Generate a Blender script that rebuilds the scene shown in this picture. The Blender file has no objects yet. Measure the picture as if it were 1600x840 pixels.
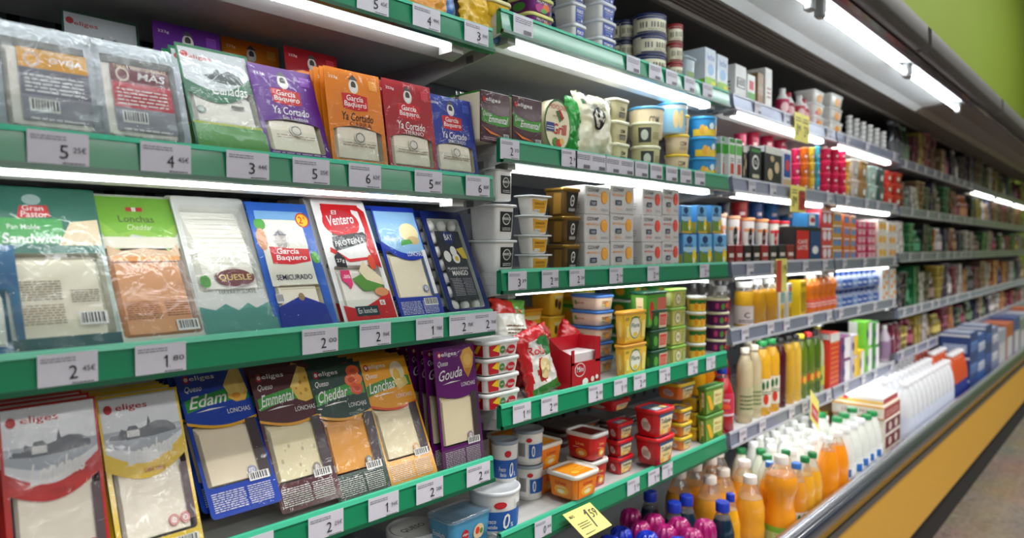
import bpy, bmesh, math, random
from mathutils import Vector, Matrix, noise
R0 = random.Random(7)
# ------------------------------------------------------------------ camera
F, VX, VY = 1080.0, 1800.0, 386.0
a_ = math.atan2(1, (VX-800)/F)
c_, s_ = math.cos(a_), math.sin(a_)
p_ = math.atan((420-VY)/F)
FH = Vector((s_, c_, 0)); RT = Vector((c_, -s_, 0)); UPZ = Vector((0, 0, 1))
FW = FH*math.cos(p_) - UPZ*math.sin(p_); UV = UPZ*math.cos(p_) + FH*math.sin(p_)
CAM = Vector((0, 0, 1.5))
S = bpy.context.scene
cd = bpy.data.cameras.new('camera'); cam = bpy.data.objects.new('camera', cd); S.collection.objects.link(cam)
cam.location = CAM
cam.matrix_world = Matrix.Translation(CAM) @ Matrix((RT, UV, -FW)).transposed().to_4x4()
cd.sensor_width = 36; cd.lens = 36*F/1600; cd.clip_start = .02
cd.dof.use_dof = True; cd.dof.focus_distance = 1.32; cd.dof.aperture_fstop = 2.6
S.camera = cam
S.view_settings.view_transform = 'Standard'; S.view_settings.look = 'None'
S.view_settings.gamma = 1; S.view_settings.use_curve_mapping = False
EXPOSURE = 0.0
S.view_settings.exposure = EXPOSURE
TUBE = 11.5          # under-shelf tubes
CTUBE = 17.0        # canopy tubes
ROOM2 = 42.0; ROOM = 128.0         # each ceiling luminaire, watts
WORLD = .07
w = bpy.data.worlds.new('world'); S.world = w; w.use_nodes = True
w.node_tree.nodes['Background'].inputs[0].default_value = (.86, .92, 1, 1)
w.node_tree.nodes['Background'].inputs[1].default_value = WORLD
def area(name, loc, sx, sy, watts, col=(1, .98, .95)):
    l = bpy.data.lights.new(name, 'AREA'); l.shape = 'RECTANGLE'; l.size = sx; l.size_y = sy; l.energy = watts; l.color = col
    o = bpy.data.objects.new(name, l); S.collection.objects.link(o); o.location = loc
    return o
for i in range(6):   # rows of shop ceiling luminaires over the aisle
    area('ceiling_luminaire', (-.6+2.6*i, -1.2, 6.2), 1.5, .5, ROOM)
    area('hanging_luminaire', (-1.2+2.6*i, -2.7, 3.3), 1.8, .4, ROOM2*(1, 1, .9, .45, .25, .25)[i])
    area('hanging_luminaire', (-1.2+2.6*i, -4.4, 3.3), 1.8, .4, ROOM2*(1, 1, .9, .45, .25, .25)[i])
# ------------------------------------------------------------------ pixel helper (gives real points on real planes)
def ray(x, y): return FW + RT*((x-800)/F) - UV*((y-420)/F)
def at(x, y, X=None, Y=None, Z=None):
    d = ray(x, y); i = 0 if X is not None else 1 if Y is not None else 2
    v = X if i == 0 else Y if i == 1 else Z
    return CAM + d*((v-CAM[i])/d[i])
def projy(P):
    q = Vector(P)-CAM; return 420-F*q.dot(UV)/q.dot(FW)
def xat(px, Y, Z):
    y = 400
    for _ in range(8):
        q = at(px, y, Y=Y); y = projy((q.x, Y, Z))
    return q.x
# ------------------------------------------------------------------ materials
MC = {}
def lin(c):
    return tuple(((v/255)/12.92 if v/255 <= .04045 else ((v/255+.055)/1.055)**2.4) for v in c)
def M(c, rough=.42, metal=0, coat=0, bump=0, var=.06, scale=60):
    k = (c, rough, metal, coat, bump, var, scale)
    if k in MC: return MC[k]
    m = bpy.data.materials.new('surface_%d_%d_%d' % c); m.use_nodes = True; nt = m.node_tree
    b = nt.nodes['Principled BSDF']; L = lin(c)
    n = nt.nodes.new('ShaderNodeTexNoise'); n.inputs['Scale'].default_value = scale; n.inputs['Detail'].default_value = 2
    tc = nt.nodes.new('ShaderNodeTexCoord'); nt.links.new(tc.outputs['Object'], n.inputs['Vector'])
    mx = nt.nodes.new('ShaderNodeMix'); mx.data_type = 'RGBA'
    mx.inputs[6].default_value = (*[v*(1-var) for v in L], 1); mx.inputs[7].default_value = (*[min(1, v*(1+var)) for v in L], 1)
    nt.links.new(n.outputs['Fac'], mx.inputs[0]); nt.links.new(mx.outputs[2], b.inputs['Base Color'])
    b.inputs['Roughness'].default_value = rough; b.inputs['Metallic'].default_value = metal
    b.inputs['Coat Weight'].default_value = coat; b.inputs['Coat Roughness'].default_value = .08
    if bump:
        bp = nt.nodes.new('ShaderNodeBump'); bp.inputs['Strength'].default_value = bump; bp.inputs['Distance'].default_value = .003
        nt.links.new(n.outputs['Fac'], bp.inputs['Height']); nt.links.new(bp.outputs['Normal'], b.inputs['Normal'])
    MC[k] = m; return m
def clear_mat(name, gl=.16, rough=.07, tint=(1, 1, 1), scale=45, strength=.5, dist=.004, milky=0):
    m = bpy.data.materials.new(name); m.use_nodes = True; nt = m.node_tree
    nt.nodes.remove(nt.nodes['Principled BSDF']); out = nt.nodes['Material Output']
    t = nt.nodes.new('ShaderNodeBsdfTransparent'); t.inputs[0].default_value = (*tint, 1)
    g = nt.nodes.new('ShaderNodeBsdfGlossy'); g.inputs['Roughness'].default_value = rough
    n = nt.nodes.new('ShaderNodeTexNoise'); n.inputs['Scale'].default_value = scale; n.inputs['Detail'].default_value = 3; n.inputs['Distortion'].default_value = 1.2
    tc = nt.nodes.new('ShaderNodeTexCoord'); nt.links.new(tc.outputs['Object'], n.inputs['Vector'])
    bp = nt.nodes.new('ShaderNodeBump'); bp.inputs['Strength'].default_value = strength; bp.inputs['Distance'].default_value = dist
    nt.links.new(n.outputs['Fac'], bp.inputs['Height']); nt.links.new(bp.outputs['Normal'], g.inputs['Normal'])
    lw = nt.nodes.new('ShaderNodeLayerWeight'); lw.inputs['Blend'].default_value = .25
    nt.links.new(bp.outputs['Normal'], lw.inputs['Normal'])
    ma = nt.nodes.new('ShaderNodeMath'); ma.operation = 'MULTIPLY_ADD'; ma.inputs[1].default_value = .5; ma.inputs[2].default_value = gl; ma.use_clamp = True
    nt.links.new(lw.outputs['Fresnel'], ma.inputs[0])
    mx = nt.nodes.new('ShaderNodeMixShader'); nt.links.new(ma.outputs[0], mx.inputs[0])
    if milky:
        d = nt.nodes.new('ShaderNodeBsdfDiffuse'); d.inputs[0].default_value = (.8, .82, .82, 1)
        m2 = nt.nodes.new('ShaderNodeMixShader'); m2.inputs[0].default_value = milky
        nt.links.new(t.outputs[0], m2.inputs[1]); nt.links.new(d.outputs[0], m2.inputs[2]); nt.links.new(m2.outputs[0], mx.inputs[1])
    else: nt.links.new(t.outputs[0], mx.inputs[1])
    nt.links.new(g.outputs[0], mx.inputs[2]); nt.links.new(mx.outputs[0], out.inputs['Surface'])
    return m
FILM = clear_mat('clear_film', .012, .055, scale=24, strength=.6, dist=.006)
FILM2 = clear_mat('crinkled_film', .05, .12, scale=30, strength=.6, dist=.006, milky=.04)
ACRYL = clear_mat('clear_acrylic', .03, .03, tint=(.97, .99, .98), strength=.02)
PET = clear_mat('clear_bottle_plastic', .06, .07, tint=(.92, .90, .84), scale=20, strength=.2, milky=.12)
def emis(name, c, st):
    m = bpy.data.materials.new(name); m.use_nodes = True; nt = m.node_tree
    b = nt.nodes['Principled BSDF']; b.inputs['Base Color'].default_value = (.8, .8, .8, 1)
    b.inputs['Emission Color'].default_value = (*c, 1); b.inputs['Emission Strength'].default_value = st
    return m
GLOW = emis('shelf_tube_light', (.93, .97, 1), TUBE); CGLOW = emis('canopy_tube_light', (.9, .97, 1), CTUBE)
# colours
WH = (238, 238, 234); OFF = (222, 220, 208); BK = (24, 24, 26); RED = (190, 18, 28); GRN = (20, 128, 62); BLU = (22, 62, 165)
CHE = (236, 220, 172); ORG = (240, 140, 20); YEL = (245, 200, 20); GREY = (140, 142, 145); PNK = (232, 35, 110); BRN = (90, 55, 35)
# ------------------------------------------------------------------ mesh builder
def O(name, parent=None):
    o = bpy.data.objects.new(name, None); S.collection.objects.link(o); o.empty_display_size = .02
    if parent: o.parent = parent
    return o
def tag(o, label, cat, group=None, kind=None):
    if label: o['label'] = label
    if cat: o['category'] = cat
    if group: o['group'] = group
    if kind: o['kind'] = kind
    return o
def thing(name, label, cat, loc=(0, 0, 0), group=None, rz=0):
    o = O(name); o.location = loc; o.rotation_euler.z = rz
    return tag(o, label, cat, group)
def rr(w, d, r, n=3):
    r = min(r, w/2*.999, d/2*.999); P = []
    for cx, cy, a0 in ((w/2-r, d/2-r, 0), (-w/2+r, d/2-r, 90), (-w/2+r, -d/2+r, 180), (w/2-r, -d/2+r, 270)):
        for i in range(n+1):
            a = math.radians(a0+90*i/n); P.append((cx+r*math.cos(a), cy+r*math.sin(a)))
    return P
class MB:
    def __init__(s): s.v = []; s.f = []; s.m = []; s.sm = []; s.mats = []
    def mi(s, m):
        if m not in s.mats: s.mats.append(m)
        return s.mats.index(m)
    def add(s, vs, fs, m, smooth=False):
        b = len(s.v); s.v += [tuple(v) for v in vs]; i = s.mi(m)
        for f in fs: s.f.append([b+k for k in f]); s.m.append(i); s.sm.append(smooth)
    def loft(s, rings, m, smooth=True, cap0=True, cap1=True, closed=True):
        n = len(rings[0]); vs = [p for r in rings for p in r]; fs = []
        for j in range(len(rings)-1):
            for i in range(n if closed else n-1):
                k = (i+1) % n; fs.append((j*n+i, j*n+k, (j+1)*n+k, (j+1)*n+i))
        s.add(vs, fs, m, smooth)
        if cap0: s.add(rings[0], [tuple(range(n))[::-1]], m, False)
        if cap1: s.add(rings[-1], [tuple(range(n))], m, False)
    def box(s, a, b, m, bev=0):
        (x0, y0, z0), (x1, y1, z1) = a, b
        if bev:
            cx, cy = (x0+x1)/2, (y0+y1)/2; W, D = x1-x0, y1-y0
            rings = []
            for ins, z in ((bev, z0), (0, z0+bev), (0, z1-bev), (bev, z1)):
                rings.append([(cx+x, cy+y, z) for x, y in rr(W-2*ins, D-2*ins, bev*1.2, 1)])
            s.loft(rings, m, False); return
        s.add([(x0, y0, z0), (x1, y0, z0), (x1, y1, z0), (x0, y1, z0), (x0, y0, z1), (x1, y0, z1), (x1, y1, z1), (x0, y1, z1)],
              [(3, 2, 1, 0), (4, 5, 6, 7), (0, 1, 5, 4), (1, 2, 6, 5), (2, 3, 7, 6), (3, 0, 4, 7)], m)
    def lathe(s, prof, m, n=24, c=(0, 0), cap0=True, cap1=True, rib=0, nr=8):
        rings = []
        for r, z in prof:
            rings.append([(c[0]+r*(1+rib*math.cos(nr*2*math.pi*i/n))*math.cos(2*math.pi*i/n), c[1]+r*(1+rib*math.cos(nr*2*math.pi*i/n))*math.sin(2*math.pi*i/n), z) for i in range(n)])
        s.loft(rings, m, True, cap0, cap1)
    def tubex(s, x0, x1, y, z, r, m, n=10):
        s.loft([[(x, y+r*math.cos(2*math.pi*i/n), z+r*math.sin(2*math.pi*i/n)) for i in range(n)] for x in (x0, x1)], m, True)
    def prismx(s, prof, x0, x1, m, smooth=False):
        s.loft([[(x, y, z) for y, z in prof] for x in (x0, x1)], m, smooth)
    def build(s, name, parent=None, loc=None):
        me = bpy.data.meshes.new(name); me.from_pydata(s.v, [], s.f)
        for m in s.mats: me.materials.append(m)
        me.polygons.foreach_set('material_index', s.m); me.polygons.foreach_set('use_smooth', s.sm); me.update()
        o = bpy.data.objects.new(name, me); S.collection.objects.link(o)
        if parent: o.parent = parent
        if loc: o.location = loc
        return o
def copy_tree(o, parent=None):
    c = o.copy(); S.collection.objects.link(c)
    if parent: c.parent = parent
    for ch in [k for k in o.children]: copy_tree(ch, c)
    return c
# ------------------------------------------------------------------ printing (decoration as thin inlaid geometry)
TXT = {}
def text_geo(t, shear=0, bold=0):
    k = (t, shear, bold)
    if k in TXT: return TXT[k]
    cu = bpy.data.curves.new('lettering', 'FONT'); cu.body = t; cu.resolution_u = 2; cu.shear = shear; cu.offset = bold
    o = bpy.data.objects.new('lettering', cu); S.collection.objects.link(o); bpy.context.view_layer.update()
    me = bpy.data.meshes.new_from_object(o.evaluated_get(bpy.context.evaluated_depsgraph_get()))
    vs = [(v.co.x, v.co.y) for v in me.vertices]; fs = [tuple(p.vertices) for p in me.polygons]
    bpy.data.objects.remove(o); bpy.data.curves.remove(cu); bpy.data.meshes.remove(me)
    x0 = min(v[0] for v in vs); x1 = max(v[0] for v in vs); y0 = min(v[1] for v in vs); y1 = max(v[1] for v in vs)
    vs = [((x-x0)/(x1-x0)-.5, (y-y0)/(y1-y0)-.5) for x, y in vs]
    TXT[k] = (vs, fs); return TXT[k]
def R(x0, y0, x1, y1, c): return ('r', x0, y0, x1, y1, c)
def E_(x, y, rx, ry, c): return ('e', x, y, rx, ry, c)
def P(pts, c): return ('p', pts, c)
def T(t, x, y, w, h, c, sh=0, b=.012, rot=0): return ('t', t, x, y, w, h, c, sh, b*.55, rot)
def L(x0, y0, x1, y1, n, c): return ('l', x0, y0, x1, y1, n, c)
def B(x0, y0, x1, y1): return ('b', x0, y0, x1, y1)
def bow(c, y1, ya, yb, dip, x0=0, x1=1, n=12, top=None):
    """band: straight top at y1, bottom runs ya -> yb bulging down by dip"""
    lo = [(x0+(x1-x0)*i/n, ya+(yb-ya)*i/n-dip*math.sin(math.pi*i/n)) for i in range(n+1)]
    if top is None: hi = [(x1, y1), (x0, y1)]
    else: hi = [(x, y+top) for x, y in lo[::-1]]
    return P(lo+hi, c)
def cm(c):
    return M(c, .38) if isinstance(c, tuple) else c
def art(mb, mapf, shapes, step=.0003, off=.0004, q=8):
    l = off
    for s in shapes:
        l += step; k = s[0]
        if k == 'r':
            _, x0, y0, x1, y1, c = s
            nx = max(1, int(q*abs(x1-x0)+.99)); ny = max(1, int(2*abs(y1-y0)+.99))
            vs = [mapf(x0+(x1-x0)*i/nx, y0+(y1-y0)*j/ny, l) for j in range(ny+1) for i in range(nx+1)]
            mb.add(vs, [(j*(nx+1)+i, j*(nx+1)+i+1, (j+1)*(nx+1)+i+1, (j+1)*(nx+1)+i) for j in range(ny) for i in range(nx)], cm(c))
        elif k == 'e':
            _, x, y, rx, ry, c = s; n = 20; vs = [mapf(x, y, l)]; fs = []
            rg = 1 if q <= 8 else 4
            for j in range(1, rg+1):
                vs += [mapf(x+rx*j/rg*math.cos(2*math.pi*i/n), y+ry*j/rg*math.sin(2*math.pi*i/n), l) for i in range(n)]
            fs += [(0, 1+i, 1+(i+1) % n) for i in range(n)]
            for j in range(rg-1): fs += [(1+j*n+i, 1+(j+1)*n+i, 1+(j+1)*n+(i+1) % n, 1+j*n+(i+1) % n) for i in range(n)]
            mb.add(vs, fs, cm(c))
        elif k == 'p':
            _, pts, c = s; mb.add([mapf(x, y, l) for x, y in pts], [tuple(range(len(pts)))], cm(c))
        elif k == 't':
            _, t, x, y, w_, h, c, sh, b, rot = s; vs, fs = text_geo(t, sh, b)
            ca, sa = math.cos(math.radians(rot)), math.sin(math.radians(rot))
            mb.add([mapf(x+w_*vx*ca-h*vy*sa, y+h*vy*ca+w_*vx*sa, l) for vx, vy in vs], fs, cm(c))
        elif k == 'l':
            _, x0, y0, x1, y1, n, c = s; rg = random.Random(int(x0*999+y0*77+n))
            for i in range(n):
                ya = y0+(y1-y0)*i/n; yb = ya+(y1-y0)/n*.36; xx = x0
                while xx < x1-.01:
                    xe = min(x1, xx+rg.uniform(.06, .22)*(x1-x0)); vs = [mapf(xx, ya, l), mapf(xe, ya, l), mapf(xe, yb, l), mapf(xx, yb, l)]
                    mb.add(vs, [(0, 1, 2, 3)], cm(c)); xx = xe+.03*(x1-x0)
        elif k == 'b':
            _, x0, y0, x1, y1 = s; rg = random.Random(int(x0*1000)); mb.add([mapf(x0, y0, l), mapf(x1, y0, l), mapf(x1, y1, l), mapf(x0, y1, l)], [(0, 1, 2, 3)], cm(WH))
            xx = x0+.08*(x1-x0); l += step
            while xx < x1-.08*(x1-x0):
                wd = rg.choice((.025, .04, .06))*(x1-x0); ya = y0+.18*(y1-y0); yb = y1-.08*(y1-y0)
                mb.add([mapf(xx, ya, l), mapf(xx+wd, ya, l), mapf(xx+wd, yb, l), mapf(xx, yb, l)], [(0, 1, 2, 3)], cm(BK)); xx += wd*2
def printed(name, parent, mapf, shapes, **k):
    mb = MB(); art(mb, mapf, shapes, **k); return mb.build(name, parent)
def flat(x0, x1, y, z0, z1):    # face looking -Y
    return lambda u, v, l: (x0+(x1-x0)*u, y-l, z0+(z1-z0)*v)
def side(x, y0, y1, z0, z1):    # face looking -X, u runs from back to front
    return lambda u, v, l: (x-l, y1+(y0-y1)*u, z0+(z1-z0)*v)
def cyl(rf, z0, z1, a0, a1):
    def f(u, v, l):
        z = z0+(z1-z0)*v; r = rf(z)+l; a = math.radians(a0+(a1-a0)*u); return (r*math.cos(a), r*math.sin(a), z)
    return f
# ------------------------------------------------------------------ setting
def plane(name, vs, m, kind='structure'):
    mb = MB(); mb.add(vs, [(0, 1, 2, 3)], m); o = mb.build(name); o['kind'] = kind; return o
def terrazzo():
    m = bpy.data.materials.new('terrazzo'); m.use_nodes = True; nt = m.node_tree; b = nt.nodes['Principled BSDF']
    tc = nt.nodes.new('ShaderNodeTexCoord'); v = nt.nodes.new('ShaderNodeTexVoronoi'); v.inputs['Scale'].default_value = 60
    r = nt.nodes.new('ShaderNodeValToRGB'); e = r.color_ramp.elements; e[0].color = (*lin((108, 98, 88)), 1); e[1].color = (*lin((152, 140, 126)), 1)
    n = nt.nodes.new('ShaderNodeTexNoise'); n.inputs['Scale'].default_value = 2.5; n.inputs['Detail'].default_value = 5
    mx = nt.nodes.new('ShaderNodeMix'); mx.data_type = 'RGBA'; mx.blend_type = 'MULTIPLY'; mx.inputs[0].default_value = .6
    nt.links.new(tc.outputs['Object'], v.inputs['Vector']); nt.links.new(tc.outputs['Object'], n.inputs['Vector'])
    nt.links.new(v.outputs['Color'], r.inputs[0]); nt.links.new(r.outputs[0], mx.inputs[6]); nt.links.new(n.outputs['Color'], mx.inputs[7])
    nt.links.new(mx.outputs[2], b.inputs['Base Color']); b.inputs['Roughness'].default_value = .35
    return m
plane('floor', [(-1.5, -5, 0), (16.3, -5, 0), (16.3, 1.7, 0), (-1.5, 1.7, 0)], terrazzo())
mb = MB(); mb.box((-1.5, 1.62, 0), (16.3, 1.72, 6.5), M((126, 148, 38), .75, var=.04, scale=1.2, bump=.1)); o = mb.build('wall_back'); o['kind'] = 'structure'
mb = MB(); mb.box((16.2, -5, 0), (16.3, 1.62, 6.5), M((126, 148, 38), .75)); o = mb.build('wall_right'); o['kind'] = 'structure'
# ------------------------------------------------------------------ refrigerated display case
XA, XB = -.62, 9.6
def slot_mat():
    m = M((96, 100, 106), .5).copy(); m.name = 'slotted_back_metal'; nt = m.node_tree; b = nt.nodes['Principled BSDF']
    src = b.inputs['Base Color'].links[0].from_socket
    tc = nt.nodes.new('ShaderNodeTexCoord'); sx = nt.nodes.new('ShaderNodeSeparateXYZ'); nt.links.new(tc.outputs['Object'], sx.inputs[0])
    def wv(out, per, frac):
        d = nt.nodes.new('ShaderNodeMath'); d.operation = 'DIVIDE'; d.inputs[1].default_value = per; nt.links.new(out, d.inputs[0])
        f = nt.nodes.new('ShaderNodeMath'); f.operation = 'FRACT'; nt.links.new(d.outputs[0], f.inputs[0])
        g = nt.nodes.new('ShaderNodeMath'); g.operation = 'LESS_THAN'; g.inputs[1].default_value = frac; nt.links.new(f.outputs[0], g.inputs[0]); return g.outputs[0]
    a = wv(sx.outputs[0], .075, .26); c = wv(sx.outputs[2], .10, .22)
    mu = nt.nodes.new('ShaderNodeMath'); mu.operation = 'MULTIPLY'; nt.links.new(a, mu.inputs[0]); nt.links.new(c, mu.inputs[1])
    mx = nt.nodes.new('ShaderNodeMix'); mx.data_type = 'RGBA'; nt.links.new(mu.outputs[0], mx.inputs[0]); nt.links.new(src, mx.inputs[6]); mx.inputs[7].default_value = (.004, .004, .005, 1)
    nt.links.new(mx.outputs[2], b.inputs['Base Color']); return m
case = thing('refrigerated_display_case', 'long open refrigerated display case with yellow front panel and grey canopy', 'display fridge', (0, 1.2, 0))
YC = -1.2
def part(name, fn, parent=case, label=None):
    m = MB(); fn(m); o = m.build(name, parent); 
    if parent is case: o.location = (0, YC, 0)
    if label: o['label'] = label
    return o
part('back_panel', lambda m: m.box((XA, 1.50, .42), (XB, 1.55, 2.36), slot_mat()))
part('end_panel', lambda m: m.prismx([(.78, .1), (1.55, .1), (1.55, 2.4), (1.25, 2.4), (1.0, .7), (.75, .66)], XB, XB+.04, M((120, 122, 125), .5)))
part('end_panel', lambda m: m.prismx([(.78, .1), (1.55, .1), (1.55, 2.4), (1.25, 2.4), (1.0, .7), (.75, .66)], XA-.04, XA, M((120, 122, 125), .5)))
part('deck_tray', lambda m: (m.box((XA, .8, .50), (XB, 1.5, .535), M((196, 198, 200), .35, .3)), m.box((XA, .795, .535), (XB, .81, .60), M((205, 206, 208), .3, .3))))
part('front_panel', lambda m: m.box((XA, .775, .19), (XB, .80, .535), M((212, 158, 34), .45, coat=.15)), label='yellow front panel')
def bumper(m):
    pr = [(.805, .60), (.792, .652), (.77, .664), (.748, .652), (.740, .62), (.748, .585), (.775, .572), (.80, .575)]
    m.prismx(pr[:4]+[(.76, .64), (.80, .59)], XA, XB, M((176, 180, 190), .22, .75), True)
    m.prismx([(.752, .655), (.738, .62), (.746, .588), (.775, .575), (.79, .60)], XA, XB, M((38, 44, 58), .22, coat=.5), True)
part('bumper_rail', bumper, label='silver and dark blue bumper rail')
part('trim_strip', lambda m: m.box((XA, .768, .508), (XB, .776, .535), M((88, 86, 84), .4, .4)))
part('kick_plate', lambda m: m.box((XA, .80, .0), (XB, .83, .20), M((15, 13, 13), .7)))
part('base_frame', lambda m: m.box((XA, .83, .0), (XB, 1.55, .42), M((50, 50, 52), .5)))
# canopy
CZ = 2.22
def roof(m):
    m.box((XA, 1.04, CZ+.05), (XB, 1.5, CZ+.09), M((86, 82, 80), .6))
part('canopy_roof', roof)
def duct(m):
    m.box((XA, .935, CZ+.0), (XB, 1.05, CZ+.03), M((82, 74, 68), .55))
    for i in range(6): m.box((XA, .94+.018*i, CZ-.006), (XB, .946+.018*i, CZ), M((112, 103, 96), .5))
    m.box((XA, 1.045, CZ-.02), (XB, 1.062, CZ+.03), M((128, 120, 112), .4, .3))
part('air_duct_grille', duct)
def refl(m):
    prof = [(.935, CZ-.005), (.90, CZ+.012), (.80, CZ+.02), (.70, CZ+.005), (.675, CZ-.015), (.675, CZ+.04), (.935, CZ+.04)]
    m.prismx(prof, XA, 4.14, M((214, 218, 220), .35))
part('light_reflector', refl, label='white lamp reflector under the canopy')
part('light_reflector', lambda m: m.prismx([(.935, CZ-.005), (.90, CZ+.012), (.80, CZ+.02), (.70, CZ+.005), (.675, CZ-.015), (.675, CZ+.04), (.935, CZ+.04)], 4.16, XB, M((120, 108, 96), .4)), label='reflector of the far bays toned brownish as unlit')  # same reflector profile, its unlit look put into a darker brown
for i in range(5):
    x0 = -.02+1.03*(i-0) if i else -.02
    x0 = (-.0, 1.07, 2.12, 3.12)[i] if i < 4 else None
    if x0 is None: break
    t = part('light_tube', lambda m: m.tubex(x0+.03, x0+.96, .735, CZ-.025, .0085, CGLOW, 12))
    part('tube_holder', lambda m: m.box((x0-.005, .722, CZ-.045), (x0+.03, .748, CZ+.01), M((150, 150, 150), .4), .004)); part('tube_holder', lambda m: m.box((x0+.96, .722, CZ-.045), (x0+.995, .748, CZ+.01), M((150, 150, 150), .4), .004))
def trims(m):
    m.box((XA, .655, CZ-.028), (XB, .676, CZ+.03), M((70, 46, 66), .3, .2)); m.box((XA, .635, CZ-.034), (XB, .653, CZ+.02), M((24, 22, 26), .25, coat=.5))
    m.box((XA, .622, CZ-.028), (XB, .633, CZ+.02), M((92, 70, 80), .35, .3))
part('canopy_trim', trims)
xs = [-.6, .9, 1.9, 2.93, 3.93, 5.0, 6.5, 8.0, 9.6]
xs = [-.42, 1.17, 2.75, 4.33, 5.91, 7.49, 9.07]
for i in range(len(xs)-1):
    pr = [(.622, CZ-.035)]+[(.600-.022*math.cos(math.radians(a)), CZ-.012-.026*math.sin(math.radians(a))) for a in (80, 55, 30, 5)]+[(.580, CZ+.038), (.590, CZ+.05), (.622, CZ+.05)]
    part('canopy_fascia', lambda m: m.prismx(pr, xs[i]+.025, xs[i+1]-.025, M((74, 72, 69), .62), True))
part('canopy_top', lambda m: m.box((XA, .61, CZ+.03), (XB, 1.55, CZ+.048), M((90, 88, 86), .6)))
# ------------------------------------------------------------------ shelves
GR = M((16, 132, 88), .3, coat=.35); GRL = M((70, 190, 150), .3, coat=.3); GRD = M((8, 84, 54), .3, coat=.3)
SV = M((140, 146, 168), .28, .35); SVL = M((196, 198, 206), .3, .3); WM = M((196, 196, 194), .45); DM = M((112, 112, 116), .5)  # DM: same shelf metal with the far bays' dimness put into its colour
BAYS = {1: (-.03, 1.02), 2: (1.045, 2.095), 3: (2.125, 3.10), 4: (3.12, 4.10), 5: (4.14, 5.18), 6: (5.2, 6.24), 7: (6.26, 7.3), 8: (7.32, 8.36), 9: (8.38, 9.42)}
RZ = {1: [1.946, 1.645, 1.371, 1.064, .76]}
RZ[2] = [1.994, 1.728, 1.4517, 1.166, .892]
for k in (3, 4): RZ[k] = [1.995, 1.729, 1.45, 1.233, .893]
for k in (5, 6, 7, 8, 9): RZ[k] = [1.978, 1.72, 1.47, 1.166, .93]
YF = 1.0
ORD = ['top', 'second', 'third', 'fourth', 'fifth']
BN = {1: 'nearest bay', 2: 'second bay', 3: 'third bay', 4: 'fourth bay', 5: 'fifth bay', 6: 'sixth bay', 7: 'seventh bay', 8: 'eighth bay', 9: 'farthest bay'}
def dz(b, r): return RZ[b][r]-.012        # height of a shelf's deck
def shelf(b, r, light=True, riser=False, label=None):
    x0, x1 = BAYS[b]; z = RZ[b][r]; green = b < 3
    t = thing('fridge_shelf', '', 'shelf', ((x0+x1)/2, YF, z), 'refrigerator shelves')
    t['label'] = '%s shelf with %s price rail, %s shelf down in the %s' % ('white metal' if b < 5 else 'shade-toned grey metal', 'green' if green else 'silver', ORD[r], BN[b])
    h = (x1-x0)/2
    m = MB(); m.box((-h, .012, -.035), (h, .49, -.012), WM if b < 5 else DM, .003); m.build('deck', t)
    m = MB()
    A, Bc, C = (GR, GRL, GRD) if green else (SV, SVL, SVL)
    m.prismx([(.0, -.002), (.004, .0), (.012, -.002), (.012, -.05), (-.004, -.05), (-.006, -.047)], -h, h, A)
    m.prismx([(-.003, -.006), (-.001, .001), (.005, .002), (.006, -.004)], -h, h, Bc)
    m.prismx([(-.0095, -.050), (-.0085, -.043), (0, -.043), (0, -.052)], -h, h, C if green else SVL)
    m.build('price_rail', t)
    for sx in (-1, 1):
        m = MB(); xx = sx*(h-.003)
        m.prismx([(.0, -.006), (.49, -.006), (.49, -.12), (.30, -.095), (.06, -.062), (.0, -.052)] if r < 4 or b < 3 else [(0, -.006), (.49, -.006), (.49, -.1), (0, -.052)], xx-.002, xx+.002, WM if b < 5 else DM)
        m.box((xx-.004, .05, -.06), (xx+.004, .07, -.045), GREYM)
        m.build('side_bracket', t)
    if light:
        tt = .011 if b == 1 or r >= 2 else .018
        m = MB(); m.box((-h+.06, .014, -.046-tt), (h-.10, .014+tt*1.5, -.046), GLOW, .004); m.build('light_tube', t)
        m = MB(); m.prismx([(.012, -.045), (.036, -.045), (.088, -.057), (.088, -.036), (.012, -.036)], -h+.03, h-.03, WM); m.box((-h+.035, .012, -.062), (-h+.06, .05, -.046), WM); m.box((h-.10, .012, -.064), (h-.07, .05, -.046), WM); m.build('light_housing', t)
    if riser:
        m = MB(); m.box((-h+.005, .004, -.002), (h-.005, .0055, .038), ACRYL); m.build('clear_riser', t, None)
    return t
GREYM = M((120, 120, 122), .5)
for b in BAYS:
    for r in range(5):
        light = (b <= 4 and r <= 2) or (b <= 4 and r == 3) or (b > 6 and r == 0)
        if b == 1 and r in (2, 3, 4): light = False
        if b == 2 and r >= 3: light = False
        if b in (3, 4) and r == 4: light = True
        shelf(b, r, light=light, riser=(b == 1 and r in (1, 2, 3)))
TP = M((214, 212, 222), .35, coat=.2)
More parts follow.
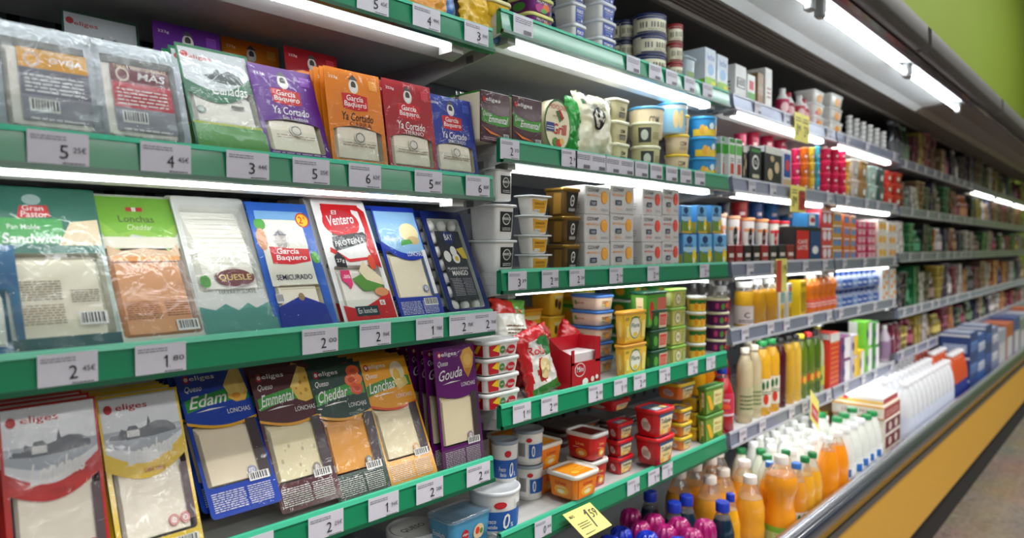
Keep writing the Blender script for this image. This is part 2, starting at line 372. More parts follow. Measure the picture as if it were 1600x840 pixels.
def price_tag(px, b, r, txt, label, wpx=None, W=.062, sup='', bars=True, group=None, blank=False, z=None):
    zt = RZ[b][r] if z is None else z
    x = xat(px, YF-.008, zt-.02) if px is not None else wpx
    t = O('price_tag'); t.location = (x, YF-.007, zt-.047); tag(t, label, 'price tag', group)
    m = MB(); m.box((-W/2, -.0008, .002), (W/2, 0, .044), TP); m.build('tag_card', t)
    f = flat(-W/2, W/2, -.0008, .002, .044)
    if blank: s = [L(.08, .6, .9, .9, 3, (90, 88, 96)), R(.5, .1, .9, .3, (110, 108, 116))]
    else:
        s = [L(.05, .76, .62, .92, 2, (110, 108, 118))]+([R(.595, .22, .625, .62, (30, 30, 36)), P([(.545, .53), (.56, .50), (.597, .55), (.597, .62)], (30, 30, 36))] if txt == '1' else [])+[T(txt if txt != '1' else '.', .58 if txt != '1' else .66, .42 if txt != '1' else .24, .02 if txt == '1' else .145, .40 if txt != '1' else .03, (30, 30, 36), b=.0)]
        if sup: s.append(T(sup, .84, .5, .22, .17, (40, 40, 46), b=.0))
        s += [L(.55, .08, .92, .16, 1, BK), L(.04, .03, .3, .06, 1, (120, 118, 126))]
    printed('printing', t, f, s)
    return t
def tags(b, r, lst, where):
    for px, a, c, words in lst:
        price_tag(px, b, r, a, 'white price tag on the %s, %s' % (where, words), sup=c, W=.066 if b == 1 else .058)
tags(1, 0, [(583, '5', '45€', 'left of three', ), (667, '4', '99€', 'middle of three'), (745, '3', '89€', 'right of three')], 'top left green rail')
tags(1, 1, [(92, '5', '25€', 'below the orange-labelled tray'), (260, '4', '45€', 'below the dark red labelled tray'), (388, '3', '44€', 'below the landscape cheese pack'), (487, '5', '25€', 'below the purple cheese pack'), (571, '6', '62€', 'below the orange goat cheese pack'), (670, '5', '80€', 'below the crimson cheese pack'), (747, '6', '80€', 'below the blue cheese pack')], 'upper left rail')
tags(1, 2, [(107, '2', '45€', 'below the sandwich slices'), (252, '1', '80', 'below the lime and peach pack'), (501, '2', '00', 'below the yellow-sticker pack'), (587, '2', '96€', 'below the protein cheese'), (672, '1', '78€', 'below the blue and cream pack'), (722, '2', '70€', 'left one below the eggs'), (759, '2', '70€', 'right one below the eggs')], 'middle left rail')
tags(1, 3, [(396, '2', '25€', 'at the bottom frame edge below edam'), (510, '2', '25€', 'below the maroon emmental'), (600, '1', '94€', 'below the dark green cheddar'), (672, '2', '20€', 'below the golden yellow pack'), (748, '2', '45€', 'below the purple gouda')], 'lower left rail')
tags(2, 2, [(809, '3', '39', 'below the white cheese boxes'), (860, '2', '20', 'below the mustard-labelled tubs'), (902, '2', '24', 'below the gold tubs'), (963, '2', '34', 'below the orange-circle cartons'), (1021, '2', '41', 'below the red-circle cartons'), (1101, '2', '10', 'below the lemon drink cartons')], 'third green rail')
tags(2, 3, [(816, '1', '95', 'below the red and white oval tubs'), (859, '2', '09', 'below the cheese rolls bag'), (931, '2', '09', 'below the red display box'), (970, '1', '09', 'below the blue-lidded tubs'), (1000, '2', '29', 'below the heart label tubs'), (1039, '2', '35', 'below the dark green tubs'), (1083, '2', '15', 'below the orange fruit bowls'), (1111, '2', '55', 'below the purple bowls')], 'fourth green rail')
tags(2, 4, [(849, '0', '99', 'left of the 1.59 card'), (990, '1', '39', 'left of three under red tubs'), (1022, '1', '45', 'middle of three under red tubs'), (1043, '1', '75', 'right of three under red tubs')], 'lowest green rail')
tags(2, 1, [(797, '2', '35', 'below the left emmental wedge'), (890, '2', '99', 'below the green foil bag')], 'pale green rail')
for i, px in enumerate((912, 936, 958, 980, 1003, 1026, 1050, 1072, 1094)):
    price_tag(px, 2, 1, '', 'pale price tag in the packed row on the rail below cream tubs', group='packed price tags on the pale rail', blank=True)
for i, px in enumerate((818, 990, 1024, 1050, 1078, 1106)):
    price_tag(px, 2, 0, '', 'slanting white price tag on the top green rail of the second bay', group='price tags on the top green rail', blank=True)
rt = random.Random(3)
for b in (3, 4, 5, 6):
    for r in range(5):
        x0, x1 = BAYS[b]; n = rt.choice((3, 4, 5))
        for i in range(n):
            price_tag(None, b, r, '', 'small pale price tag on the silver rail, %s shelf of the %s' % (ORD[r], BN[b]), wpx=x0+(x1-x0)*(i+.5+rt.uniform(-.25, .25))/n, W=.055, group='tags on the silver rail, %s shelf, %s' % (ORD[r], BN[b]), blank=True)
YC_ = M((236, 226, 120), .5)
def price_card(px, py, Y, w_, h_, label, shapes, tilt=0, roll=0, yaw=0, base=YC_):
    c = at(px, py, Y=Y); t = O('price_card'); t.location = c; t.rotation_euler = (tilt, roll, yaw); tag(t, label, 'price card')
    m = MB(); m.box((-w_/2, -.0006, -h_/2), (w_/2, .0006, h_/2), base); m.build('card', t)
    printed('printing', t, flat(-w_/2, w_/2, -.0006, -h_/2, h_/2), shapes)
DK = (50, 48, 40)
price_card(918, 812, .955, .105, .075, 'pale yellow price card reading 1.59 hanging below the orange tub', [T('MAS', .16, .80, .16, .12, DK), P([(.56, .16), (.60, .16), (.68, .86), (.63, .86), (.55, .72), (.57, .68), (.62, .74)], DK), T('59', .82, .64, .24, .32, DK, .2), L(.12, .3, .5, .55, 3, DK), L(.1, .08, .45, .16, 1, DK)], tilt=-1.05)
two = [L(.08, .7, .42, .9, 2, DK), T('1', .18, .4, .05, .4, DK), T('99', .32, .45, .14, .25, DK), R(.49, 0, .51, 1, (200, 190, 90)), L(.56, .7, .92, .9, 2, DK), T('2', .66, .4, .09, .4, DK), T('50', .82, .45, .14, .25, DK)]
price_card(1253, 200, .985, .15, .105, 'double yellow price card on the top silver rail', two)
price_card(1247, 311, .985, .15, .10, 'double yellow price card on the second silver rail', two[:3]+[R(.52, .1, .95, .8, (190, 60, 60))]+two[3:])
price_card(1221, 430, .985, .10, .12, 'red and yellow price card above the juice bottles', [R(0, 0, .48, .95, (200, 70, 60)), T('19', .75, .7, .3, .25, DK)])
price_card(1273, 640, .94, .11, .12, 'tilted yellow and red offer card among the white bottles', [R(.1, .15, .9, .6, (205, 50, 70)), T('OFERTA', .5, .38, .66, .16, WH)], roll=.6, tilt=-.2)
price_card(1298, 836, .80, .07, .03, 'small cream price card lying at the bumper rail', [L(.1, .3, .9, .7, 2, DK)], tilt=-1.0)
# ------------------------------------------------------------------ sliced cheese packs
def pack(name, label, cat, W, H, frame, win, tray, cheese, shapes, T_=.013, nsl=4, holes=False, film=True, rad=.007, rough=FILM, sl=None):
    t = thing(name, label, cat)
    fm = M(frame, .3, coat=.3) if isinstance(frame, tuple) else frame
    x0, y0, x1, y1 = [(win[0]-.5)*W, win[1]*H, (win[2]-.5)*W, win[3]*H]
    out = [(x, y+H/2) for x, y in rr(W, H, rad)]; inn = [(x+(x0+x1)/2, y+(y0+y1)/2) for x, y in rr(x1-x0, y1-y0, .006)]
    m = MB(); m.loft([[(x, 0, z) for x, z in inn], [(x, 0, z) for x, z in out], [(x, .0012, z) for x, z in out], [(x, .0012, z) for x, z in inn]], fm, False, False, False); m.build('flange', t)
    m = MB(); k = .93
    bk = [(x*k+(1-k)*(x0+x1)/2, z*k+(1-k)*(y0+y1)/2) for x, z in inn]
    m.loft([[(x, .0013, z) for x, z in inn], [(x, T_, z) for x, z in bk]], M(tray, .35, coat=.3), False, False, True); m.build('tray', t)
    if cheese:
        m = MB(); cheese = tuple(min(255, int(v+(255-v)*(.35 if max(cheese)-min(cheese) < 90 else 0))) for v in cheese); cmx = M(cheese, .45, var=.05, scale=35); w_ = (x1-x0)*.87; h_ = (y1-y0)*.93 if sl is None else (y1-y0)*sl
        zb = y0+(y1-y0)*.03; xb = x0+(x1-x0)*.045
        for i in range(nsl):
            th = (T_-.003)/nsl; ya = T_-.0015-th*(i+1)
            m.box((xb+.0008*i, ya, zb), (xb+w_-.0008*(i % 2), ya+th*.95, zb+h_-i*h_*.045), cmx, .0007)
        if holes:
            rg = random.Random(5); ya = T_-.0015-(T_-.003)/nsl*nsl-.0003
            hm = M(tuple(int(v*.86) for v in cheese), .5)
            for i in range(9):
                cx = xb+w_*rg.uniform(.12, .88); cz = zb+h_*rg.uniform(.08, .6); ra = rg.uniform(.0012, .0034)
                m.add([(cx, ya, cz)]+[(cx+ra*.8*math.cos(a*math.pi/5), ya, cz+ra*1.3*math.sin(a*math.pi/5)) for a in range(10)], [(0, 1+i2, 1+(i2+1) % 10) for i2 in range(10)], hm)
        m.build('cheese_slices', t)
    if shapes: printed('printed_film', t, flat(-W/2, W/2, 0, 0, H), shapes, step=.00007, off=.0003)
    if film:
        m = MB(); nx, nz = 14, 26; vs = []; sd = random.Random(label).random()*50
        for j in range(nz+1):
            for i in range(nx+1):
                u, v = i/nx, j/nz; x = (u-.5)*W*.985; z = H*(.008+.984*v)
                e = min(1, 6*min(u, 1-u))*min(1, 8*min(v, 1-v))
                n_ = noise.noise(Vector((u*5+sd, v*7, sd))); n2 = abs(noise.noise(Vector((u*9-v*5, v*6+u*6+sd, 3))))
                vs.append((x, -.0030-e*(.0016*(1+n_)+.0030*n2)*(1.5 if rough is FILM2 else 1), z))
        m.add(vs, [(j*(nx+1)+i, j*(nx+1)+i+1, (j+1)*(nx+1)+i+1, (j+1)*(nx+1)+i) for j in range(nz) for i in range(nx)], rough, True); m.build('clear_film', t)
    return t
def put_pack(t, px, b, r, tilt, lift=0, dy=0, yaw=0, xoff=0, H=None):
    """bottom-left corner seen at px"""
    z = dz(b, r)+lift+.013*math.sin(math.radians(tilt)); Y = YF+.012+dy; W = t['_w'] if '_w' in t else .113
    x = xat(px, Y, z)+W/2+xoff
    t.location = (x, Y, z+.002); t.rotation_euler = (-math.radians(tilt), 0, yaw)
    return t
def LOGO(x=.2, y=.93, w_=.36, h=.045, c=WH):
    return [E_(x-w_*.5-.045, y, .05, .028, RED), E_(x-w_*.5-.045, y, .028, .015, WH), T('eliges', x, y, w_, h, c, b=.02)]
def tail(y0, y1, c=WH, bx=(.62, .92), by=None):
    by = by or (y1+.005, y1+.06)
    return [L(.06, y0+.015, .52, y1-.01, 9, c), L(.56, y0+.015, .9, y1-.01, 9, c), B(bx[0], by[0], bx[1], by[1])]
def badge(x, y, c, n='15'): return [E_(x, y, .062, .033, c), E_(x, y, .052, .028, WH), E_(x, y, .046, .0245, c), E_(x, y, .036, .019, WH), T(n, x, y, .045, .018, c)]
def eliges(kind, frame, word, swoosh, lip, cheese, pic, label, holes=False, sub='LONCHAS', ground=None):
    s = [bow(lip, 1, .62, .60, .045, 0, 1), bow(frame, 1, .64, .62, .045, 0, 1)]
    s.append(P([(.04, .70), (.25, .725), (.5, .745), (.75, .75), (.97, .745), (.97, .83), (.7, .84), (.4, .82), (.15, .80), (.04, .785)], swoosh) if swoosh else R(.01, .7, .02, .71, frame))
    s += LOGO(.36, .935); s += [T('Queso', .2, .862, .24, .05, WH, .4), T(word, .36, .775, .56, .085, WH, .4, .02, 2), P([(.15, .695), (.35, .712), (.6, .708), (.35, .70)], WH)]
    s += pic; s += [T(sub, .76, .672, .34, .034, WH, 0, .01)]
    s += [R(.80, .19, .955, .60, (74, 62, 66))] + badge(.70, .245, frame) + tail(.02, .17)
    return pack(kind, label, 'sliced cheese', .113, .245, frame, (.05, .19, .955, .63), (60, 55, 60), cheese, s, holes=holes)
cone = lambda a, b2: [P([(.63, .86), (.80, .985), (.93, .965), (.97, .80), (.90, .735), (.76, .73), (.70, .76)], a), P([(.66, .80), (.82, .76), (.95, .80), (.90, .735), (.76, .73), (.66, .765)], b2), E_(.78, .775, .07, .02, (222, 150, 40)), P([(.80, .985), (.84, .975), (.86, .80), (.80, .80)], (252, 222, 130))]
swiss = [P([(.60, .84), (.80, .985), (.92, .965), (.99, .735), (.80, .715), (.68, .74)], (240, 200, 90)), P([(.60, .84), (.80, .985), (.76, .83)], (250, 222, 130)), E_(.78, .86, .025, .014, (205, 150, 50)), E_(.85, .80, .03, .016, (205, 150, 50)), E_(.75, .78, .02, .012, (205, 150, 50)), E_(.88, .89, .02, .012, (205, 150, 50)), E_(.69, .82, .015, .01, (205, 150, 50))]
curl = [E_(.82, .93, .13, .045, (236, 96, 30)), E_(.76, .86, .13, .05, (240, 110, 40)), E_(.82, .79, .12, .05, (232, 90, 30)), E_(.88, .86, .09, .04, (244, 128, 52)), E_(.76, .86, .07, .022, (206, 70, 20)), E_(.82, .79, .06, .02, (210, 74, 24)), E_(.82, .93, .06, .018, (210, 74, 24))]
leafc = [E_(.75, .87, .15, .09, (238, 226, 190)), E_(.72, .84, .07, .06, (232, 190, 70)), P([(.60, .80), (.9, .82), (.92, .76), (.7, .72)], (238, 214, 130))]
goud = [P([(.62, .90), (.72, .96), (.88, .975), (.96, .92), (.92, .82), (.78, .72), (.70, .78)], (226, 172, 78)), E_(.8, .87, .1, .05, (240, 196, 104)), P([(.70, .80), (.86, .80), (.78, .72)], (205, 140, 48))]
PK = {}
def mk(key, fn): PK[key] = fn; return fn
mk('edam', lambda l: eliges('edam_slices_pack', (24, 66, 170), 'Edam', (40, 150, 60), (236, 180, 40), (236, 216, 172), cone((246, 214, 120), (236, 188, 84)), l))
mk('emmental', lambda l: eliges('emmental_slices_pack', (80, 14, 30), 'Emmental', (52, 160, 50), (240, 170, 40), (238, 222, 160), swiss, l, holes=True))
mk('cheddar', lambda l: eliges('cheddar_slices_pack', (14, 62, 50), 'Cheddar', (50, 160, 50), (246, 180, 60), (240, 172, 76), curl, l))
mk('light', lambda l: eliges('light_slices_pack', (240, 168, 20), 'Lonchas', (66, 150, 60), (228, 90, 30), (240, 224, 168), leafc, l))
mk('gouda', lambda l: eliges('gouda_slices_pack', (104, 22, 112), 'Gouda', None, (104, 22, 112), (240, 220, 164), goud, l))
def scenic(kind, frame, sub, label, header_extra=True):
    sil = (104, 110, 118)
    s = [bow(frame, 1, .56, .60, .10), bow((228, 232, 236), .985, .66, .70, .11, .03, .97)]
    s += [bow((176, 184, 192), .78, .70, .73, .07, .03, .97)]
    s += [P([(.08, .735), (.12, .76), (.2, .755), (.24, .79), (.3, .775), (.33, .80), (.42, .80), (.45, .775), (.55, .79), (.58, .85), (.60, .80), (.68, .81), (.8, .80), (.9, .765), (.9, .735), (.6, .72), (.3, .72)], sil), R(.30, .735, .45, .775, (225, 226, 224))]
    s += [T('eliges', .40, .915, .38, .05, RED, b=.02), E_(.12, .915, .05, .028, RED), T('Lonchas', .54, .645, .58, .11, WH, .35, .03, 4), P([(.2, .565), (.5, .60), (.86, .63), (.5, .585)], WH), T(sub, .56, .525, .26, .024, (170, 40, 40))]
    s += [R(.86, .19, .955, .53, (96, 78, 84))]+badge(.68, .205, (200, 60, 60), '15')+badge(.82, .205, (200, 60, 60), '2')+tail(.01, .12, WH, (.66, .94), (.05, .105))
    return pack(kind, label, 'sliced cheese', .113, .245, frame, (.06, .13, .96, .62), (90, 80, 86), (232, 222, 196), s, nsl=4)
mk('tierno', lambda l: scenic('mild_slices_pack', (196, 40, 34), 'TIERNO', l))
mk('cabra', lambda l: scenic('goat_slices_pack', (236, 200, 30), 'CABRA TIERNO', l))
def gb(kind, frame, sub, label, H=.175, subc=WH):
    s = [bow(frame, 1, .36, .36, -.07), T('223g', .15, .90, .16, .035, WH), E_(.5, .84, .085, .075, (230, 228, 216)), E_(.5, .855, .045, .04, (70, 66, 64)), R(.46, .79, .54, .83, (240, 240, 238)), P([(.41, .905), (.5, .96), (.59, .905)], (84, 84, 88)),
         P([(.28, .60), (.5, .585), (.72, .60), (.73, .75), (.5, .765), (.27, .755)], (206, 22, 30)), T('García', .5, .715, .30, .06, WH, .1, .02), T('Baquero', .5, .645, .40, .072, WH, .1, .02),
         T('Ya Cortado', .52, .52, .56, .085, WH if subc == WH else BK, .2, .015), T(sub, .56, .445, .40, .045, subc if subc == WH else (120, 40, 20), 0, .01), E_(.52, .31, .10, .065, (226, 222, 206)), E_(.52, .31, .08, .05, (110, 100, 90)), E_(.52, .31, .065, .04, (226, 222, 206)),
         R(.78, .83, .93, .93, tuple(min(255, v+50) for v in frame)), L(.79, .84, .92, .92, 4, frame), L(.2, .22, .8, .27, 2, (170, 140, 120)), L(.07, .02, .9, .075, 3, WH)]
    return pack(kind, label, 'sliced cheese', .115, H, frame, (.07, .08, .93, .50), (200, 190, 170), (240, 228, 196), s, nsl=4, sl=.86)
mk('gbpurple', lambda l: gb('lactose_free_cheese_pack', (98, 28, 140), 'Sin Lactosa', l))
mk('gborange', lambda l: gb('goat_cheese_pack', (228, 132, 20), 'CABRA', l, subc=(0, 0, 1)))
mk('gbred', lambda l: gb('mild_cheese_pack', (170, 12, 30), 'TIERNO', l))
mk('gbblue', lambda l: gb('semi_cured_cheese_pack', (20, 50, 150), 'SEMICURADO', l, H=.165))
def cort(l, frame=(14, 110, 66)):
    s = [bow(frame, 1, .55, .66, .14), bow((206, 212, 214), .97, .66, .76, .13, .03, .96), P([(.3, .72), (.42, .74), (.5, .80), (.55, .76), (.66, .80), (.8, .76), (.85, .68), (.6, .66), (.4, .67)], (66, 72, 72)), T('eliges', .3, .88, .3, .05, RED, b=.02), E_(.1, .90, .05, .03, RED),
         T('Cuñadas', .62, .60, .5, .10, WH, .35, .02, 2), T('OVEJA', .66, .50, .2, .03, (60, 80, 60)), R(.58, .42, .76, .455, (110, 110, 100))]+badge(.16, .38, (30, 110, 80), '10')+[R(.02, .02, .98, .25, (86, 160, 60)), R(.02, .245, .98, .265, (190, 200, 60))]
    return pack('cured_slices_pack', l, 'sliced cheese', .115, .19, frame, (.05, .05, .95, .60), (200, 200, 190), (228, 222, 200), s, nsl=3, rough=FILM2)
mk('cortadas', cort); mk('cortdark', lambda l: cort(l, (10, 70, 46)))
def vac(l, c1, c2, word, kind='wrapped_cheese_tray', frame=(168, 178, 184)):
    s = [R(.24, .12, .86, .78, (150, 150, 160)), R(.24, .60, .86, .78, c1), R(.24, .35, .86, .60, c2), E_(.36, .68, .07, .07, (220, 200, 180)), E_(.36, .68, .05, .05, c1), T(word, .66, .68, .30, .075, WH, .15, .03), T('TAPAS PRECORTADAS', .55, .755, .56, .03, (240, 220, 180)), L(.28, .38, .8, .56, 5, WH), B(.3, .2, .56, .32), L(.3, .13, .8, .17, 1, WH)]
    return pack(kind, l, 'wrapped cheese', .125, .155, frame, (.10, .06, .93, .86), (186, 192, 196), (232, 226, 208), s, T_=.02, nsl=3, rough=FILM2, rad=.014)
mk('vacyellow', lambda l: vac(l, (232, 168, 40), (120, 120, 132), 'OVEJA'))
mk('vacred', lambda l: vac(l, (110, 18, 34), (190, 24, 44), 'MAS'))
mk('vacgrey', lambda l: vac(l, (150, 156, 170), (170, 40, 60), 'MAS'))
def sandwich(l):
    s = [bow((12, 104, 84), 1, .58, .58, .0), R(.0, .64, .62, .80, (58, 160, 74)), P([(.55, .63), (.98, .63), (.98, .80), (.7, .78)], (226, 206, 170)), P([(.2, .80), (.24, .88), (.5, .885), (.52, .81)], (206, 24, 34)), T('Gran', .36, .866, .2, .035, WH), T('Pastor', .37, .826, .26, .04, WH, .1), E_(.36, .92, .09, .035, (160, 186, 180)), T('Pan Molde', .25, .745, .3, .032, WH), T('Sandwich', .32, .672, .56, .06, WH, .1, .03), L(.08, .30, .5, .42, 8, (120, 100, 70)), L(.58, .28, .86, .36, 6, (110, 90, 60)), L(.1, .16, .5, .28, 8, (140, 120, 90)), B(.62, .14, .9, .22), R(.0, .0, 1, .085, (30, 92, 96))]
    return pack('sandwich_slices_pack', l, 'sliced cheese', .122, .245, (190, 206, 196), (.04, .07, .96, .60), (210, 210, 190), (236, 226, 190), s, nsl=4, rough=FILM2)
mk('sandwich', sandwich)
def lonchas_green(l):
    s = [P([(.03, .99), (.97, .99), (.97, .74), (.8, .60), (.6, .70), (.4, .72), (.2, .60), (.03, .76)], (150, 200, 70)), P([(.03, .99), (.97, .99), (.97, .80), (.75, .72), (.5, .76), (.25, .72), (.03, .84)], (124, 186, 44)), R(.40, .885, .60, .915, (206, 40, 36)), R(.47, .885, .52, .915, WH), T('Lonchas', .5, .83, .42, .05, (90, 96, 60), 0, .02), T('Cheddar', .52, .77, .3, .04, (220, 226, 190), .3),
         bow((236, 232, 214), .70, .62, .62, .0, .06, .94), P([(.08, .64), (.25, .60), (.5, .62), (.8, .60), (.92, .65), (.92, .56), (.08, .56)], (226, 190, 150)), R(.1, .53, .9, .565, (236, 160, 70)), L(.14, .15, .52, .27, 9, (150, 90, 50)), L(.58, .16, .86, .27, 7, (140, 80, 40)), B(.66, .06, .92, .13)]
    return pack('cheddar_lonchas_pack', l, 'sliced cheese', .118, .25, (214, 220, 206), (.05, .04, .95, .66), (210, 190, 170), (226, 164, 110), s, nsl=5, rough=FILM2)
mk('longreen', lonchas_green)
def quesle(l):
    s = [R(.12+.004*i, .46+.038*i, .90-.003*i, .4635+.038*i, (214, 210, 192)) for i in range(11)]+[E_(.58, .395, .27, .07, (110, 20, 24)), R(.34, .395, .82, .46, (240, 236, 222)), R(.30, .405, .86, .41, (120, 40, 30)), E_(.58, .395, .24, .06, (110, 20, 24)), T('QUESLE', .58, .39, .44, .05, (240, 214, 130), 0, .02), E_(.17, .37, .07, .045, (90, 170, 70)), L(.12, .34, .22, .4, 4, (60, 130, 50)), T('HAVARTI SUAVE', .56, .29, .5, .03, (110, 130, 110)), P([(.0, .20), (.2, .17), (.35, .21), (.5, .16), (.65, .21), (.75, .17), (1, .22), (1, 0), (0, 0)], (70, 150, 136))]
    t = pack('white_slices_pack', l, 'sliced cheese', .118, .25, (226, 228, 222), (.07, .30, .94, .93), (226, 226, 218), (244, 240, 222), s, nsl=9, rough=FILM2)
    return t
mk('quesle', quesle)
def gbsemi(l):
    s = [P([(0, 1), (1, 1), (1, .0), (.86, .0), (.86, .55), (.8, .84), (.2, .86), (.06, .6), (.06, .0), (0, 0)], (40, 96, 186)), bow((226, 226, 210), .90, .33, .33, .0, .10, .84), E_(.14, .82, .09, .05, (80, 160, 60)), E_(.12, .70, .08, .09, (200, 140, 90)), E_(.92, .55, .07, .05, (90, 170, 60)), R(.1, .86, .9, .93, (120, 170, 214)),
         E_(.42, .69, .13, .10, (206, 204, 196)), E_(.42, .69, .09, .085, (168, 160, 150)), P([(.30, .73), (.42, .77), (.54, .73)], (90, 90, 94)),
         P([(.2, .505), (.5, .495), (.82, .52), (.84, .62), (.52, .625), (.2, .64)], (208, 22, 34)), T('García', .48, .602, .36, .045, WH, .1, .025), T('Baquero', .52, .545, .50, .055, WH, .1, .025), E_(.86, .86, .115, .062, (206, 40, 30)), E_(.86, .86, .095, .051, (244, 196, 40)), T('2', .83, .86, .07, .06, (206, 30, 30), 0, .02), T('€', .90, .88, .04, .03, (206, 30, 30)),
         T('SEMICURADO', .48, .395, .58, .042, (40, 40, 70), 0, .015), R(.2, .33, .84, .335, (170, 150, 110)), R(.2, .30, .84, .305, (200, 190, 150)), P([(.1, .17), (.5, .25), (.86, .17), (.9, 0), (.08, 0)], (24, 50, 150)), E_(.5, .24, .05, .03, (150, 130, 90)), B(.1, .2, .22, .27)]
    return pack('semi_cured_slices_pack', l, 'sliced cheese', .113, .235, (40, 90, 180), (.12, .15, .86, .36), (230, 224, 200), (238, 228, 196), s, nsl=4)
mk('gbsemi', gbsemi)
def ventero(l):
    s = [E_(.45, .80, .34, .12, (214, 30, 36)), R(.14, .84, .7, .92, (214, 30, 36)), bow((236, 236, 232), .99, .955, .955, 0, .1, .9), bow((214, 30, 36), .955, .90, .90, -.02, .15, .85), E_(.45, .82, .28, .09, (196, 50, 60)), T('El', .36, .885, .1, .035, WH, .1, .02), T('Ventero', .45, .825, .50, .085, WH, .1, .03, 3),
         P([(.82, .95), (.95, .9), (.97, .42), (.88, .45), (.8, .6), (.86, .75)], (206, 26, 30)), P([(.12, .60), (.4, .50), (.9, .52), (.9, .5), (.4, .475), (.1, .56)], (214, 30, 36)), T('Alto en', .3, .70, .2, .03, BK, .3), P([(.18, .60), (.2, .68), (.8, .725), (.85, .70), (.82, .64), (.2, .565)], (26, 26, 30)), T('PROTEÍNA', .5, .646, .56, .055, WH, .1, .012, 4),
         P([(.14, .44), (.14, .52), (.22, .56), (.32, .51), (.32, .43)], (26, 26, 30)), T('27g', .23, .485, .14, .035, WH, 0, .02), P([(.16, .33), (.16, .41), (.33, .41), (.33, .30), (.27, .26), (.22, .31)], (232, 60, 120)), T('-30%', .25, .36, .13, .028, WH, 0, .02),
         P([(.05, .14), (.35, .10), (.7, .17), (.97, .24), (.97, .0), (.05, .0)], (206, 24, 30)), P([(.34, .34), (.55, .38), (.85, .30), (.88, .24), (.5, .24)], (90, 150, 60)), P([(.5, .40), (.62, .48), (.9, .34), (.9, .28), (.6, .33)], (238, 226, 190)), E_(.82, .23, .13, .035, (220, 150, 100)), E_(.80, .47, .07, .06, (230, 80, 50)), R(.24, .05, .66, .125, (20, 60, 62)), T('En lonchas', .45, .09, .34, .04, WH), R(.72, .125, .82, .165, WH), T('6', .77, .145, .05, .03, RED)]
    return pack('protein_cheese_pack', l, 'sliced cheese', .115, .25, (240, 240, 236), (.08, .04, .92, .45), (226, 220, 214), (238, 232, 214), s, nsl=3, rough=FILM)
mk('ventero', ventero)
def lonblue(l):
    s = [R(0, .955, 1, 1, (18, 50, 160)), bow((140, 186, 222), .955, .66, .60, .06, .03, .97), E_(.72, .76, .22, .09, (236, 222, 170)), E_(.78, .69, .14, .04, (210, 180, 130)), P([(.45, .64), (.75, .66), (.7, .70), (.5, .69)], (80, 160, 70)), T('eliges', .3, .70, .4, .05, WH), bow((18, 54, 170), .64, .62, .54, .07, .02, .98, top=.06), T('LONCHAS', .72, .565, .36, .045, WH), R(.84, .19, .95, .52, (70, 90, 130)), R(.90, .2, .985, .6, WH)]+badge(.74, .25, (20, 60, 150), '7')+[R(0, 0, 1, .18, (18, 54, 170))]+tail(.02, .16, WH, (.6, .92), (.10, .165))
    return pack('blue_slices_pack', l, 'sliced cheese', .105, .235, (18, 54, 170), (.06, .17, .95, .60), (190, 190, 180), (236, 222, 176), s, nsl=3)
mk('lonblue', lonblue)
def mango(l):
    t = pack('egg_pack', l, 'boiled quail eggs', .112, .230, (16, 38, 110), (.10, .05, .90, .93), (196, 204, 200), None,
      [R(.2, .12, .8, .80, (44, 50, 56)), P([(.38, .70), (.5, .66), (.62, .70), (.64, .78), (.5, .80), (.36, .78)], (30, 50, 110)), T('BAY', .5, .74, .2, .06, WH, 0, .02), E_(.34, .55, .085, .055, (236, 236, 232)), E_(.52, .60, .075, .05, (240, 240, 236)), E_(.54, .53, .09, .05, (240, 240, 236)), E_(.55, .525, .045, .026, (226, 190, 60)), P([(.6, .62), (.78, .64), (.82, .52), (.7, .53)], (214, 190, 60)), T('PELADOS COCIDOS', .5, .43, .5, .022, WH), T('MANGO', .52, .385, .38, .05, WH, 0, .03), L(.26, .17, .5, .34, 11, (170, 172, 176)), L(.54, .17, .76, .34, 11, (150, 152, 156))], T_=.022)
    m = MB(); e = M((236, 234, 226), .35, coat=.3)
    rg = random.Random(4)
    for i in range(7):
        for j in range(3):
            if not (i in (0, 5, 6) or j in (0, 2)): continue
            cx = (j-1)*.029+rg.uniform(-.002, .002); cz = .022+i*.030
            m.lathe([(.001, -.012), (.006, -.0105), (.0098, -.004), (.0100, .001), (.008, .008), (.003, .0122), (.0005, .0128)], e, 12); k = 12*7
            for q in range(len(m.v)-k-24, len(m.v)): x, y, z = m.v[q]; m.v[q] = (x+cx, y*.95+.0115, z+cz)
    m.build('quail_eggs', t); return t
mk('mango', mango)
mk('teal', lambda l: pack('teal_slices_pack', l, 'sliced cheese', .118, .15, (30, 110, 150), (.08, .1, .92, .6), (60, 140, 170), (210, 220, 200), [R(0, .62, 1, 1, (24, 100, 146)), L(.1, .2, .8, .5, 5, WH)], rough=FILM2))
def row(key, lab, px, b, r, tilt, n=0, pitch=.022, lift=0, dy=0, yaw=0, behind=None, zoff=0, grp=None, cp=True):
    t = PK[key](lab); put_pack(t, px, b, r, tilt, lift, dy, yaw)
    if n:
        words = lab
        g = grp or 'packs stacked behind the ' + ' '.join(lab.split()[:4])
        for i in range(n):
            c = copy_tree(t); c.location.y += pitch*(i+1); c.location.z += zoff+R0.uniform(0, .004); c.location.x += R0.uniform(-.004, .004); c.rotation_euler.x += R0.uniform(-.006, .006)
            for ch in [k for k in c.children if k.name.startswith('clear_film')]: bpy.data.objects.remove(ch)
            c['label'] = behind or ('hidden copy behind the ' + lab); c['group'] = g
    return t
